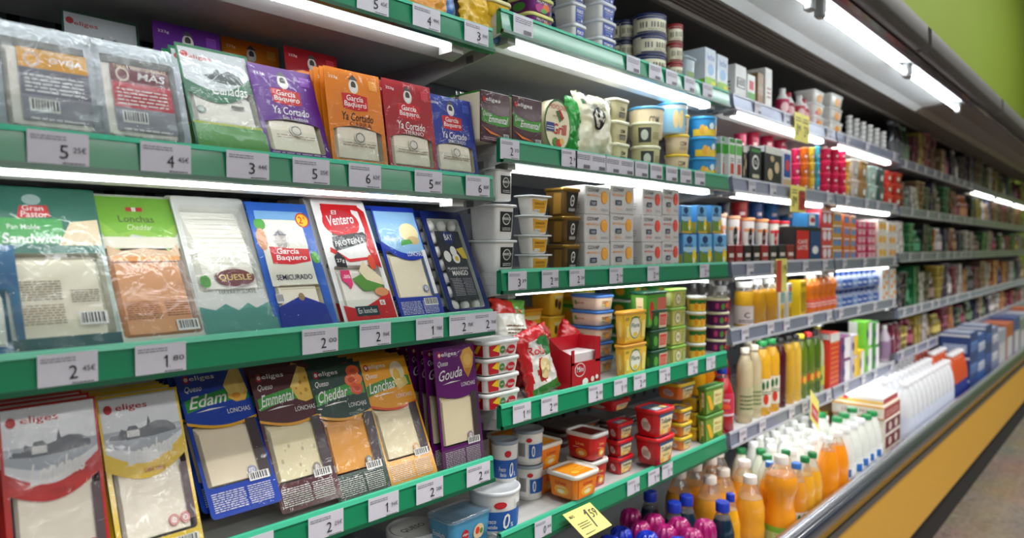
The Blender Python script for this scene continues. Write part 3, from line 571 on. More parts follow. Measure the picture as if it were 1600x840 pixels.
# second shelf, nearest bay
row('vacyellow', 'glossy wrapped tray with orange and grey label, far left of upper shelf', 3, 1, 1, 20, 0, .03, behind='wrapped tray just behind the leftmost orange-labelled tray')
row('vacgrey', 'grey and red labelled wrapped tray squeezed between two glossy front trays', 112, 1, 1, 22, 1, .04, dy=.04, behind='pale wrapped tray behind the grey and red labelled one')
row('vacred', 'glossy wrapped tray with dark red label, second from left on upper shelf', 157, 1, 1, 20, 0, .03, behind='wrapped tray behind the dark red labelled tray on the upper shelf')
row('cortadas', 'green framed cheese pack with grey landscape, beside the purple pack', 311, 1, 1, 26, 2, .024, behind='green framed pack behind the landscape cheese pack, upper shelf')
row('gbpurple', 'purple cheese pack with red flag label at front of upper shelf', 421, 1, 1, 24, 2, .024, behind='purple pack behind the front purple cheese pack')
row('gborange', 'orange goat cheese pack with red flag label, upper shelf', 522, 1, 1, 10, 6, .016, behind='orange pack in the row behind the front orange cheese pack', zoff=.001)
row('gbred', 'crimson cheese pack with red flag label at front of upper shelf', 611, 1, 1, 9, 4, .018, behind='crimson pack behind the front crimson cheese pack')
row('gbblue', 'blue cheese pack at the right end of the upper shelf', 683, 1, 1, 10, 3, .018, behind='blue pack behind the front blue pack, right end of upper shelf')
# standing at the back of that shelf
for key, lab, px, py, dyb, sc in (('vacred', 'dark red labelled wrapped tray standing at the back, far left', -10, 70, .27, 1), ('cortdark', 'dark green landscape cheese pack standing at the back, upper left', 95, 10, .25, 1), ('gbpurple', 'purple cheese pack standing high at the back of upper shelf', 237, 30, .22, 1), ('gborange', 'orange cheese pack standing in shade at the back', 345, 55, .26, 1), ('gbred', 'crimson cheese pack standing high at the back of upper shelf', 443, 70, .19, 1), ('gbblue', 'dark blue pack in the back right shade of upper shelf', 522, 104, .30, 1)):
    t = PK[key](lab); Y = YF+dyb; p = at(px, py, Y=Y+.03); Hh = {'vacred': .155, 'cortdark': .19, 'gbpurple': .175, 'gborange': .175, 'gbred': .175, 'gbblue': .165}[key]
    t.location = (p.x+.0575, Y, max(dz(1, 1)+.001, p.z-Hh*.985)); t.rotation_euler.x = -math.radians(10)
    z0 = t.location.z-dz(1, 1)
    if z0 > .01:   # the pack it stands on
        c = copy_tree(t); c.location.z = dz(1, 1)+.001; c.location.y -= .028
        c['label'] = 'lower ' + key.replace('gb', '').replace('vac', 'wrapped ').replace('cortdark', 'dark green') + ' pack in the middle of the upper left shelf'
# third shelf
row('teal', 'teal blue pack cut by the left edge of the middle shelf', -150, 1, 2, 25, 1, .03, behind='teal pack behind the one at the left edge')
row('sandwich', 'green and white sandwich cheese slices pack, middle shelf left', 30, 1, 2, 29, 3, .024, behind='sandwich slices pack stacked behind the green and white front one')
row('longreen', 'lime green and peach cheese slices pack on the middle shelf', 193, 1, 2, 33, 3, .024, behind='lime green slices pack stacked behind the peach front one')
row('quesle', 'white cheese slices pack with oval maroon label on middle shelf', 325, 1, 2, 31, 3, .024, behind='white slices pack stacked behind the maroon-labelled front one')
row('gbsemi', 'semi-cured cheese pack with red flag and yellow 2 euro sticker', 434, 1, 2, 27, 3, .024, behind='semi-cured pack stacked behind the one with yellow sticker')
row('ventero', 'white and red protein cheese pack with black banner', 541, 1, 2, 27, 5, .0225, behind='protein cheese pack in the stack behind the front one')
row('lonblue', 'blue and cream cheese slices pack right of the protein packs', 626, 1, 2, 25, 2, .024, behind='blue slices pack behind the blue and cream front one')
row('mango', 'navy pack of white quail eggs at the right end of middle shelf', 705, 1, 2, 25, 2, .032, behind='navy quail egg pack behind the front one')
# fourth shelf
row('tierno', 'red framed cheese slices pack at the lower left corner', 20, 1, 3, 16, 2, .024, behind='red framed pack behind the lower left front one')
row('cabra', 'yellow framed goat cheese slices pack, lower left', 190, 1, 3, 24, 8, .022, behind='yellow framed pack in the stack behind the goat cheese front one')
row('edam', 'blue edam slices pack raised at the front of the lower shelf', 332, 1, 3, 34, 8, .026, lift=.034, behind='blue edam pack stacked behind the raised front one')
row('emmental', 'maroon emmental slices pack with holey cheese on the lower shelf', 441, 1, 3, 27, 8, .024, lift=.012, behind='maroon emmental pack stacked behind the front one')
row('cheddar', 'dark green cheddar slices pack with orange cheese curl', 530, 1, 3, 25, 8, .024, behind='dark green cheddar pack stacked behind the front one')
row('light', 'golden yellow cheese slices pack left of the purple packs', 612, 1, 3, 26, 11, .022, behind='golden yellow pack stacked behind the front one')
row('gouda', 'purple gouda slices pack at the front right of lower shelf', 694, 1, 3, 8, 9, .026, behind='purple gouda pack in the row behind the front one')


# ------------------------------------------------------------------ builders for tubs, cartons, bottles
def tub(kind, W, D, H, body, lid, front=(), sid=(), taper=.12, rad=.012, lidh=.009, lip=.003, top=(), clear=False, ridge=False, bow_=0):
    t = O(kind); bh = H-lidh*.75; rr_ = min(rad, W*.17, D*.17); wb, db = (W-2*lip), (D-2*lip); k = 1-taper
    m = MB(); rg = []
    for z, s, ins in ((0, k, .003), (.002, k, 0), (bh*.5, (1+k)/2+bow_, 0), (bh*.86, 1-.02*taper, 0), (bh*.88, 1+.02, 0), (bh, 1+.02, 0)) if ridge else ((0, k, .003), (.002, k, 0), (bh*.5, (1+k)/2+bow_, 0), (bh, 1, 0)):
        rg.append([(x, y, z) for x, y in rr(wb*s-2*ins, db*s-2*ins, rr_, 4)])
    m.loft(rg, cm(body) if not isinstance(body, tuple) else M(body, .35, coat=.25)); m.build('tub_body', t)
    m = MB(); lm = M(lid, .35, coat=.3) if isinstance(lid, tuple) else lid
    m.loft([[(x, y, z) for x, y in rr(w_, d_, rr_+.002, 4)] for w_, d_, z in ((W-.004, D-.004, H-lidh), (W, D, H-lidh*.9), (W, D, H-lidh*.35), (W-.002, D-.002, H-lidh*.1), (W-.006, D-.006, H-lidh*.1), (W-.010, D-.010, H-lidh*.45), (W-.016, D-.016, H-lidh*.35))], lm); m.build('lid', t)
    x0b, x0t = (wb*k/2-rr_), (wb/2-rr_); y0b, y0t = db*k/2, db/2
    if front: printed('front_print', t, lambda u, v, l: (((u-.5)*2)*(x0b+(x0t-x0b)*v)*1.12, -(y0b+(y0t-y0b)*v)-l-.0002-bow_*.5*db*math.sin(math.pi*v), bh*(.03+.94*v)), front)
    xs0, xs1 = db*k/2-rr_, db/2-rr_; yb, yt = wb*k/2, wb/2
    if sid: printed('side_print', t, lambda u, v, l: (-(yb+(yt-yb)*v)-l-.0002-bow_*.5*wb*math.sin(math.pi*v), -((u-.5)*2)*(xs0+(xs1-xs0)*v)*1.12, bh*(.03+.94*v)), sid)
    if top: printed('lid_print', t, lambda u, v, l: ((u-.5)*(W-.02), (v-.5)*(D-.02), H-lidh*.35+l), top)
    return t
def rtub(kind, R_, H, body, lid, lab=(), taper=.08, lidh=.008, a=(172, 322), flip=False, lid2=None):
    t = O(kind); bh = H-lidh*.75; rb = R_-.002
    f = lambda z: rb*(1-taper*(1-z/bh))
    m = MB(); m.lathe([(f(0)-.003, 0), (f(0), .002), (f(bh*.5), bh*.5), (f(bh), bh)], cm(body) if not isinstance(body, tuple) else M(body, .35, coat=.25), 32); m.build('tub_body', t)
    m = MB(); m.lathe([(R_-.001, H-lidh), (R_, H-lidh*.9), (R_, H-lidh*.2), (R_-.0015, H), (R_-.004, H), (R_-.006, H-lidh*.4), (.001, H-lidh*.35)], lid if not isinstance(lid, tuple) else M(lid, .35, coat=.3), 32, cap1=False); m.build('lid', t)
    if lab: printed('wrap_print', t, cyl(f, bh*.05, bh*.93, *a), lab, q=40)
    return t
def carton(kind, W, D, H, col, front=(), sid=(), top=(), bev=.0015, gable=False, cap=None):
    t = O(kind); m = MB(); mt = M(col, .4, coat=.15) if isinstance(col, tuple) else col
    m.box((-W/2, -D/2, 0), (W/2, D/2, H), mt, bev); 
    if gable:
        g = H+.3*D; m.loft([[(x, -D/2, H-.001), (x, 0, g), (x, D/2, H-.001)] for x in (-W/2, W/2)], mt, False); m.box((-W/2, -.001, g-.002), (W/2, .001, g+.010), mt)
    m.build('carton_body', t)
    if front: printed('front_print', t, flat(-W/2+bev, W/2-bev, -D/2, bev, H-bev), front)
    if sid: printed('side_print', t, side(-W/2, -D/2+bev, D/2-bev, bev, H-bev), sid)
    if top: printed('top_print', t, lambda u, v, l: ((u-.5)*(W-.004), (v-.5)*(D-.004), H+l), top)
    if cap:
        m = MB(); m.lathe([(.011, H+.002), (.011, H+.016), (.010, H+.018)], M(cap, .35, coat=.3), 14, c=(0, -D*.15)); m.build('cap', t)
    return t
PROF = {
 'juice': [(.9, 0), (1, .01), (1, .30), (.97, .34), (1, .38), (.985, .55), (.82, .66), (.60, .76), (.40, .83), (.37, .86)],
 'waist': [(.92, 0), (1, .015), (1, .22), (.9, .36), (.78, .47), (.84, .56), (1, .66), (.98, .74), (.75, .83), (.42, .90), (.36, .92)],
 'slim': [(.92, 0), (1, .01), (1, .55), (.9, .66), (.62, .78), (.42, .86), (.38, .90)],
 'milk': [(.92, 0), (1, .01), (1, .50), (.97, .6), (.8, .74), (.52, .86), (.44, .90), (.42, .92)],
 'jar': [(.95, 0), (1, .01), (1, .72), (.9, .80), (.76, .85), (.74, .88)],
 'square': [(.94, 0), (1, .01), (1, .66), (.93, .74), (.6, .83), (.48, .88)]}
def bottle(kind, R_, H, prof, liq, cap, fill=.80, lab=None, labz=(.2, .5), labc=None, capr=None, cap_h=.016, a=(140, 310), solid=False, nseg=22):
    t = O(kind); pr = PROF[prof]; hb = H-cap_h*.7
    pts = [(r*R_, z/.92*hb if prof != 'x' else z*hb) for r, z in pr]; top = pts[-1]
    pts = [(r, z*hb/pts[-1][1]*.985) for r, z in pts]
    def rf(z):
        for (r0, z0), (r1, z1) in zip(pts, pts[1:]):
            if z <= z1: return r0+(r1-r0)*(z-z0)/max(1e-6, z1-z0)
        return pts[-1][0]
    lm = M(liq, .22, coat=.5) if isinstance(liq, tuple) else liq
    if solid:
        m = MB(); m.lathe(pts, lm, nseg); m.build('bottle_body', t)
    else:
        zf = fill*hb; low = [p for p in pts if p[1] < zf]+[(rf(zf), zf)]
        m = MB(); m.lathe([(r*.985, z) for r, z in low], lm, nseg); m.build('juice_fill', t)
        m = MB(); m.lathe([(rf(zf*.999)*1.0, zf*.985), (rf(zf), zf)]+[p for p in pts if p[1] > zf], PET, nseg, cap0=False); m.build('clear_shoulder', t)
    cr = capr or pts[-1][0]*1.18
    m = MB(); m.lathe([(cr, hb-cap_h*.45), (cr, H-.002), (cr-.0015, H)], M(cap, .4, coat=.2), 18, rib=.015, nr=9); m.build('cap', t)
    if labc is not None:
        za, zb = labz[0]*hb, labz[1]*hb
        m = MB(); n = 6; m.lathe([(rf(za+(zb-za)*i/n)+.0006, za+(zb-za)*i/n) for i in range(n+1)], M(labc, .45), nseg, cap0=False, cap1=False); lb = m.build('label_wrap', t)
        if lab: printed('label_print', lb, cyl(lambda z: rf(z)+.0008, za, zb, *a), lab, q=40)
    return t
def ribbed(kind, R_, H, col):
    t = O(kind); m = MB()
    m.lathe([(R_*.86, 0), (R_*.95, .004), (R_*.95, H*.55), (R_*.93, H*.82), (R_*.82, H*.93), (R_*.6, H*.985), (R_*.35, H), (.001, H*.96)], M(col, .22, coat=.6), 60, rib=.085, nr=10, cap1=False); m.build('ribbed_body', t); return t
def bag(kind, W, H, T_, paint, prints=(), mat_=None, seed=1, fringe=True):
    t = O(kind); nx, nz = 30, 36
    def th(u, v): return T_/2*max(0, 1-abs(2*u-1)**3)**.6*max(0, 1-abs(2*v-1)**3)**.6
    def pt(u, v, sg, l=0):
        n_ = noise.noise(Vector((u*4+seed, v*5, sg))); n2 = abs(noise.noise(Vector((u*8+v*4, v*9+seed, sg*2))))
        edge = min(u, 1-u, v, 1-v)
        sx = 1-.10*math.sin(math.pi*v)+(.05*math.sin(v*40) if edge < .02 else 0)
        y = sg*(th(u, v)*(1+.35*n_)+.006*n2*(edge > .03))+.003*math.sin(u*55)*(1 if v > .95 or v < .05 else 0)
        return ((u-.5)*W*sx+.004*n_, y+sg*l, v*H+.005*n_*(v > .9))
    m = MB()
    for sg in (-1, 1):
        vs = [pt(i/nx, j/nz, sg) for j in range(nz+1) for i in range(nx+1)]
        by = {}
        for j in range(nz):
            for i in range(nx):
                c = paint((i+.5)/nx, (j+.5)/nz, sg); by.setdefault(c, []).append((j*(nx+1)+i, j*(nx+1)+i+1, (j+1)*(nx+1)+i+1, (j+1)*(nx+1)+i)[::(1 if sg < 0 else -1)])
        b = len(m.v); m.v += vs
        for c, fs in by.items():
            k = m.mi(M(c, .28, coat=.5) if isinstance(c, tuple) else c)
            for f in fs: m.f.append([b+q for q in f]); m.m.append(k); m.sm.append(True)
    m.build('bag_film', t)
    if prints: printed('bag_print', t, lambda u, v, l: pt(u, v, -1, l+.002), prints)
    return t
def posw(i, n):
    if n == 1: return ''
    return ['top', 'second', 'third', 'fourth', 'fifth', 'sixth'][i] if i < n-1 else 'bottom'
def stk(fn, b, r, c, rg, ytop, n, base, where, cat, Y=1.012, D=.1, l=None, z=None, yaw=0, grp=None, back=0, gap=.0005, W=None, sink=0, X0=None, bl=None):
    """stack of n boxes/tubs with the front-left corner seen at px c, front-right at rg, stack top at y px"""
    z = dz(b, r)+.0008 if z is None else z
    x0 = xat(c, Y, z+.03) if X0 is None else X0; W = W or xat(rg, Y, z+.03)-x0
    H = (at(c, ytop, Y=Y).z-z)/n-gap
    if l: 
        y = projy((x0, Y, z+.03)); D = abs(at(l, y, X=x0).y-Y); D = min(.19, max(.035, D))
    p = fn(W, D, H); out = []
    g = grp or (base+' '+where if n > 1 else None)
    for i in range(n):
        o = p if i == 0 else copy_tree(p)
        o.location = (x0+W/2+R0.uniform(-.0015, .0015)*(i > 0), Y+D/2+R0.uniform(0, .002)*(i > 0), z+i*(H+gap)-sink*i); o.rotation_euler.z = yaw+(R0.uniform(-.02, .02) if i else 0)
        w_ = posw(n-1-i, n)
        tag(o, (base+', '+w_+' in stack '+where) if w_ else base+' '+where, cat, g); out.append(o)
    for k in range(back):
        for o in list(out[:n]):
            q = copy_tree(o); q.location.y += (D+.004)*(k+1); q['label'] = bl or (base+' behind the front stack '+where); q['group'] = (base+' behind '+where)
    return x0, W, H, z
def rstk(fn, b, r, a, e, ytop, n, base, where, cat, Y=1.012, z=None, grp=None, gap=.0005, yaw=0, back=0):
    """round things: silhouette from px a to px e, nearest side at depth Y"""
    z = dz(b, r)+.0008 if z is None else z; R_ = .045
    for _ in range(12):
        yc = Y+R_; xc = xat((a+e)/2, yc, z+.03); dep = (Vector((xc, yc, z))-CAM).dot(FW); R_ = (e-a)/2*dep/F*.985
    yc = Y+R_; xc = xat((a+e)/2, yc, z+.03)
    q = Vector((xc, yc, 0)); q = Vector((xc, yc-R_*.2, 0)); H = (at((a+e)/2, ytop, Y=q.y).z-z)/n-gap
    p = fn(R_, H); out = []
    for i in range(n):
        o = p if i == 0 else copy_tree(p); o.location = (xc+R0.uniform(-.001, .001), yc, z+i*(H+gap)); o.rotation_euler.z = yaw+(R0.uniform(-.2, .2) if i else 0)
        w_ = posw(n-1-i, n); tag(o, (base+', '+w_+' in stack '+where) if w_ else base+' '+where, cat, grp or (base+' '+where if n > 1 else None)); out.append(o)
    for k in range(back):
        for o in out:
            q = copy_tree(o); q.location.y += (2*R_+.003)*(k+1); q['label'] = base+' behind the front stack '+where; q['group'] = base+' behind '+where
    return xc, yc, R_, H
CREAM = (236, 230, 208)
# ---------------- top shelf, nearest bay: yellow packs barely in frame
for px, c, lb in ((722, (240, 190, 40), 'yellow packet with blue corner at the right end of the top left shelf'), (640, (236, 160, 60), 'orange and blue packet cut by the top edge of the frame')):
    t = bag('cheese_packet', .13, .12, .03, lambda u, v, s: c if u < .75 else (60, 120, 190), (), seed=px); t.location = (xat(px, 1.03, 1.95)+.06, 1.04, dz(1, 0)+.001); tag(t, lb, 'cheese packet')
# ---------------- top shelf, second bay
stk(lambda W, D, H: tub('cream_cheese_tub', W, D, H, (236, 190, 40), (244, 230, 170), [T('Untar', .5, .6, .6, .3, (190, 60, 30)), E_(.5, .25, .3, .15, (120, 170, 60))], [R(0, .1, 1, .5, (232, 140, 30))]), 2, 0, 765, 803, -8, 1, 'yellow tub with orange side at the top left corner', 'of the second bay', 'tub', D=.09)
stk(lambda W, D, H: tub('spread_tub', W, D, H, (110, 26, 110), (226, 222, 130), [E_(.35, .4, .26, .3, (190, 60, 140)), E_(.72, .5, .2, .3, (230, 120, 40)), E_(.6, .25, .2, .15, (80, 160, 70)), T('FRUTAS', .45, .8, .6, .18, WH)], [E_(.5, .5, .4, .3, (80, 150, 60))], rad=.03), 2, 0, 829, 869, -14, 2, 'purple fruit spread tub with pale yellow lid', 'on the top shelf', 'tub', D=.08)
PRI = [R(.02, .06, 1, .94, (22, 58, 160)), T('PRIMOR', .52, .70, .74, .22, WH, 0, .03), R(.2, .48, .85, .51, WH), L(.25, .28, .8, .44, 3, (170, 190, 230)), L(.25, .12, .6, .2, 1, WH), E_(.78, .18, .08, .09, (220, 226, 236))]
for c, rg, yt, n, wh in ((897, 919, -34, 3, 'at left'), (938, 966, -30, 4, 'at right')):
    stk(lambda W, D, H: tub('soft_cheese_tub', W, D, H, WH, (226, 230, 238), PRI, [R(.78, .2, .98, .8, (240, 240, 240))]), 2, 0, c, rg, yt, n, 'white square tub with navy blue label', wh, 'tub', D=.07, back=1)
BANDW = lambda c: [R(0, 0, 1, 1, (232, 226, 196)), R(0, .86, 1, 1, c), R(0, 0, 1, .08, c)]+[R(x, .3, x+.03, .65, (90, 86, 70)) for x in (.1, .16, .24, .36, .42, .5, .58, .64, .72, .85)]+[L(.3, .1, .7, .25, 2, (120, 110, 90))]
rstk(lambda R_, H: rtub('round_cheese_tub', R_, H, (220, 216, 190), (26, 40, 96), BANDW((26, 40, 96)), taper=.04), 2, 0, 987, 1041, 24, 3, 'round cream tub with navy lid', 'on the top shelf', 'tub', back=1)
rstk(lambda R_, H: rtub('round_cheese_tub', R_, H, (220, 216, 190), (22, 34, 80), BANDW((26, 40, 96)), taper=.04), 2, 0, 966, 990, 32, 3, 'shaded cream tub with navy lid', 'left of brighter navy-lidded ones', 'tub', Y=1.10)  # lid colour darkened to put the shade on this rear stack
rstk(lambda R_, H: rtub('round_cheese_tub', R_, H, (220, 216, 190), (150, 20, 36), BANDW((150, 20, 36)), taper=.04), 2, 0, 1041, 1067, 38, 3, 'round cream tub with red lid', 'right of the navy-lidded tubs', 'tub', back=1)
MILK = [R(0, .62, 1, 1, (214, 224, 236)), T('leche', .5, .8, .7, .16, (60, 110, 190)), E_(.5, .5, .3, .14, (150, 190, 230)), R(0, 0, 1, .30, (150, 200, 60)), R(.55, 0, 1, .22, (230, 220, 60))]
for c, rg, yt, wh in ((1102, 1118, 72, 'left of the pair on the top shelf'), (1121, 1137, 83, 'right of the pair on the top shelf')):
    stk(lambda W, D, H: carton('milk_carton', W, D, H, (224, 232, 238), MILK, [R(0, 0, 1, .25, (150, 200, 60)), R(0, .6, 1, 1, (214, 224, 236))]), 2, 0, c, rg, yt, 1, 'white and lime milk carton', wh, 'carton', D=.09)
stk(lambda W, D, H: tub('salad_tray', W, D, H, (150, 168, 176), (170, 190, 200), [R(0, 0, 1, .5, (120, 150, 80))]), 2, 0, 1072, 1090, 84, 1, 'clear-lidded grey tray beside the milk cartons', 'on the top shelf', 'tray', D=.06)
# ---------------- second shelf, second bay
def wedge(W, D, H):
    t = O('cheese_wedge'); m = MB()
    m.box((-W/2+.004, -D/2+.002, .002), (W/2-.002, D/2, H-.006), M((238, 226, 196), .5), .003); m.build('cheese_block', t)
    m = MB(); m.box((-W/2+.0035, -D/2, .0), (W/2-.001, -D/2+.0035, H-.003), M((70, 16, 34), .3, coat=.4), .001); m.box((-W/2+.006, -D/2+.003, H-.006), (W/2-.001, D/2, H-.003), M((60, 150, 50), .3, coat=.4)); m.build('wrapper_label', t)
    printed('wrapper_print', t, flat(-W/2+.004, W/2-.001, -D/2, 0, H-.003), [P([(.02, .40), (.3, .36), (.7, .34), (.98, .38), (.98, .58), (.6, .54), (.3, .58), (.02, .66)], (66, 150, 40)), T('eliges', .40, .83, .5, .10, WH, 0, .02), E_(.1, .83, .06, .05, RED), T('Queso', .18, .55, .24, .11, WH, .4, .0), T('Emmental', .58, .47, .68, .14, WH, .4, .02), P([(.05, .30), (.3, .22), (.75, .14), (.3, .17)], (230, 120, 40)), L(.06, .05, .5, .12, 2, (200, 170, 180)), B(.75, .08, .93, .2)])
    m = MB(); rg = []
    for z, e in ((-.001, .003), (H*.5, .001), (H+.004, .002)): rg.append([(x, y+math.sin(z*300+x*90)*.0015, z) for x, y in rr(W+2*e, D+2*e, .004, 2)])
    m.loft(rg, FILM, True, False, False); m.build('clear_wrap', t); return t
stk(wedge, 2, 1, 749, 797, 136, 1, 'maroon-wrapped emmental wedge showing its pale cut side', 'left of its twin', 'cheese wedge', D=.07, back=1)
stk(wedge, 2, 1, 799, 847, 145, 1, 'maroon-wrapped emmental wedge', 'between its twin and the round grill cheese', 'cheese wedge', D=.07, back=1)
def grill(W, D, H):
    t = O('grill_cheese_pack'); m = MB(); r = H/2; n = 40
    m.loft([[(W*.5*.97*k*math.cos(2*math.pi*i/n), y, r+r*k*math.sin(2*math.pi*i/n)) for i in range(n)] for y, k in ((-D/2, .90), (-D/2+.004, .98), (D/2-.004, .98), (D/2, .9))], M((226, 214, 170), .35, coat=.4)); m.build('cheese_disc', t)
    printed('round_label', t, flat(-W/2, W/2, -D/2, 0, H), [E_(.5, .5, .48, .49, (40, 110, 50)), E_(.5, .5, .44, .45, (236, 226, 190)), T('PROVOLONE', .5, .84, .6, .09, (190, 40, 40)), P([(.42, .76), (.5, .78), (.62, .60), (.56, .56)], (30, 120, 60)), P([(.5, .78), (.58, .80), (.72, .66), (.64, .60)], RED), T('Grill', .56, .44, .5, .20, (196, 30, 36), .1, .03), R(.08, .38, .36, .54, (40, 60, 130)), L(.1, .42, .34, .5, 2, WH), E_(.4, .2, .10, .08, (80, 140, 50)), E_(.52, .18, .10, .08, (210, 50, 40)), E_(.62, .22, .08, .06, (230, 190, 90)), L(.3, .66, .7, .70, 1, (120, 90, 60))])
    return t
stk(grill, 2, 1, 849, 892, 148, 1, 'round provolone grill cheese with cream label and green rim', 'on the second shelf', 'cheese', D=.03, Y=1.012)
t = bag('green_cheese_bag', .075, .15, .035, lambda u, v, s: (30, 140, 50) if v > .1 else (200, 196, 160), (), seed=9); t.location = (xat(897, 1.055, 1.75), 1.055, dz(2, 1)+.002); tag(t, 'green foil bag standing behind the round grill cheese', 'bag')
def paint_white(u, v, s):
    n_ = noise.noise(Vector((u*6, v*6, 2.2))); return (236, 232, 206) if n_ > -.12 else FILM2 if v > .75 else (222, 214, 180)
t = bag('mozzarella_bag', .165, .165, .06, paint_white, [E_(.42, .62, .16, .17, BK), E_(.42, .62, .13, .145, (226, 222, 206)), E_(.42, .64, .08, .09, BK), E_(.42, .66, .05, .05, (226, 222, 206)), L(.32, .48, .52, .54, 2, BK)], seed=4); t.location = (xat(924, 1.05, 1.75), 1.05, dz(2, 1)+.002); tag(t, 'clear bag of pale cheese pieces with round black label', 'bag')
def cubes(W, D, H):
    t = O('cheese_cube_bag'); m = MB(); rg = random.Random(8)
    for i in range(26):
        x, y, z = rg.uniform(-W/2, W/2-.012), rg.uniform(-D/2, D/2-.01), rg.uniform(0, H*.8); m.box((x, y, z), (x+.014, y+.012, z+.013), M((240, 226, 180), .5), .002)
    m.build('cheese_cubes', t); return t
for i, px in enumerate((790, 830, 866)):
    c = ((190, 150, 100), (206, 176, 130), (186, 140, 96))[i]
    t = bag('tortilla_bag', .115, .10, .05, lambda u, v, s: c if v < .8 and .1 < u < .9 else FILM2, [R(.3, .3, .6, .4, (60, 40, 30))], seed=20+i); t.location = (xat(px, 1.25, 1.8), 1.25, dz(2, 1)+.075); t.rotation_euler.x = -.3; tag(t, ('brown wrapped flatbread at the back left of the cheese shelf', 'tan wrapped flatbread in the middle of the back row', 'light brown wrapped flatbread at the back behind the round cheese')[i], 'flatbread bag')
    t = bag('cheese_slab_bag', .115, .074, .09, lambda u, v, s: (70, 130, 50) if v > .6 else (90, 40, 44), (), seed=30+i); t.location = (xat(px, 1.25, 1.8), 1.25, dz(2, 1)+.001); tag(t, ('green and maroon wrapped block under the left flatbread', 'green and maroon wrapped block under the middle flatbread', 'green and maroon wrapped block under the right flatbread')[i], 'cheese')
COW = [T('CDM', .55, .62, .4, .2, (70, 66, 60), 0, .03), R(.25, .14, .85, .44, (80, 76, 70)), L(.3, .18, .8, .4, 3, (210, 206, 180))]
stk(lambda W, D, H: tub('cream_cheese_tub', W, D, H, (214, 206, 160), (240, 236, 206), COW, COW[1:], rad=.02), 2, 1, 962, 987, 150, 3, 'cream tub with cream lid', 'right of the cheese bag', 'tub', D=.07, Y=1.03)
rstk(lambda R_, H: rtub('cream_cheese_tub', R_, H, (206, 200, 150), (240, 238, 206), [R(.15, .1, .5, .9, (60, 62, 60)), E_(.32, .5, .1, .28, (200, 206, 190)), L(.55, .3, .8, .7, 4, (120, 118, 90))], taper=.1), 2, 1, 984, 1032, 192, 2, 'pale green tub with cream lid', 'under the blue-lidded cream tub', 'tub')
rstk(lambda R_, H: rtub('cream_cheese_tub', R_, H, (240, 222, 184), (96, 170, 214), [T('CDM', .45, .62, .24, .3, (90, 80, 70)), L(.3, .2, .6, .45, 3, (120, 100, 80))], taper=.1), 2, 1, 981, 1038, 168, 1, 'cream tub with light blue lid', 'resting on two pale green tubs', 'tub', z=dz(2, 1)+.118-.03+.0, Y=1.012)
rstk(lambda R_, H: rtub('cheese_dip_tub', R_, H, (238, 216, 176), (246, 214, 60), [T('CDM', .42, .6, .24, .3, (90, 80, 70)), L(.28, .2, .58, .42, 3, (120, 100, 80))], taper=.1), 2, 1, 1038, 1077, 180, 3, 'peach tub with yellow lid', 'left of the blue lids', 'tub')
rstk(lambda R_, H: rtub('cream_cheese_tub', R_, H, (226, 230, 232), (80, 170, 220), [R(0, 0, 1, .9, (150, 200, 226)), E_(.35, .5, .08, .35, (240, 210, 150)), E_(.5, .5, .08, .35, (240, 220, 160)), T('lch', .7, .5, .1, .2, (40, 60, 120))], taper=.1), 2, 1, 1026, 1075, 161, 1, 'light blue lidded tub', 'topping the yellow-lidded stack', 'tub', z=dz(2, 1)+.116)
rstk(lambda R_, H: rtub('cheese_tub', R_, H, (40, 130, 190), (50, 160, 216), [R(0, 0, 1, .42, (240, 206, 60)), R(0, .42, 1, .95, (44, 140, 200)), E_(.28, .38, .08, .3, (236, 176, 60)), E_(.38, .35, .06, .25, (246, 196, 90)), E_(.55, .6, .08, .2, (226, 236, 240)), E_(.75, .4, .07, .3, (236, 176, 60))], taper=.07), 2, 1, 1073, 1119, 183, 3, 'sky blue and yellow tub', 'at the right of the cream tubs', 'tub')
# ---------------- third shelf, second bay
GRIM = lambda s=1: [R(.18, .22, .97, .86, (28, 34, 30)), E_(.58, .62, .25*s, .18, WH), E_(.58, .62, .21*s, .155, (60, 66, 60)), R(.30, .60, .86, .67, WH), T('GRIM', .58, .635, .46, .055, (28, 34, 30)), L(.3, .27, .86, .38, 2, WH)]
stk(lambda W, D, H: tub('white_cheese_box', W, D, H, WH, (226, 228, 228), GRIM(), (), taper=.10, rad=.008, lip=.006, lidh=.006), 2, 2, 775, 811, 317, 2, 'large white cheese box with black label', 'left on third shelf', 'cheese box', l=727)
stk(lambda W, D, H: tub('white_cheese_box', W, D, H, WH, (226, 228, 228), GRIM(), (), taper=.02, rad=.008, lip=.003, lidh=.004), 2, 2, 776, 804, 262, 1, 'small white box with black round label atop the large white boxes', '', 'cheese box', l=752, z=dz(2, 2)+.1595, Y=1.02)
OLD = [P([(.05, .2), (.3, .16), (.65, .08), (.97, .12), (.97, .86), (.6, .80), (.3, .86), (.05, .90)], (226, 168, 40)), T('BORRADOR', .5, .62, .6, .14, (90, 60, 20)), L(.15, .38, .85, .5, 2, (110, 70, 30)), R(.1, .14, .5, .28, WH), T('El Ciego', .3, .2, .36, .1, BK)]
stk(lambda W, D, H: tub('flat_cheese_tub', W, D, H, (232, 230, 222), (214, 218, 220), OLD, [], taper=.16, lip=.007, lidh=.004), 2, 2, 829, 866, 303, 4, 'flat clear-lidded tub with mustard label', 'beside the white boxes', 'tub', l=800)
GOLD = M((150, 116, 50), .28, .75)
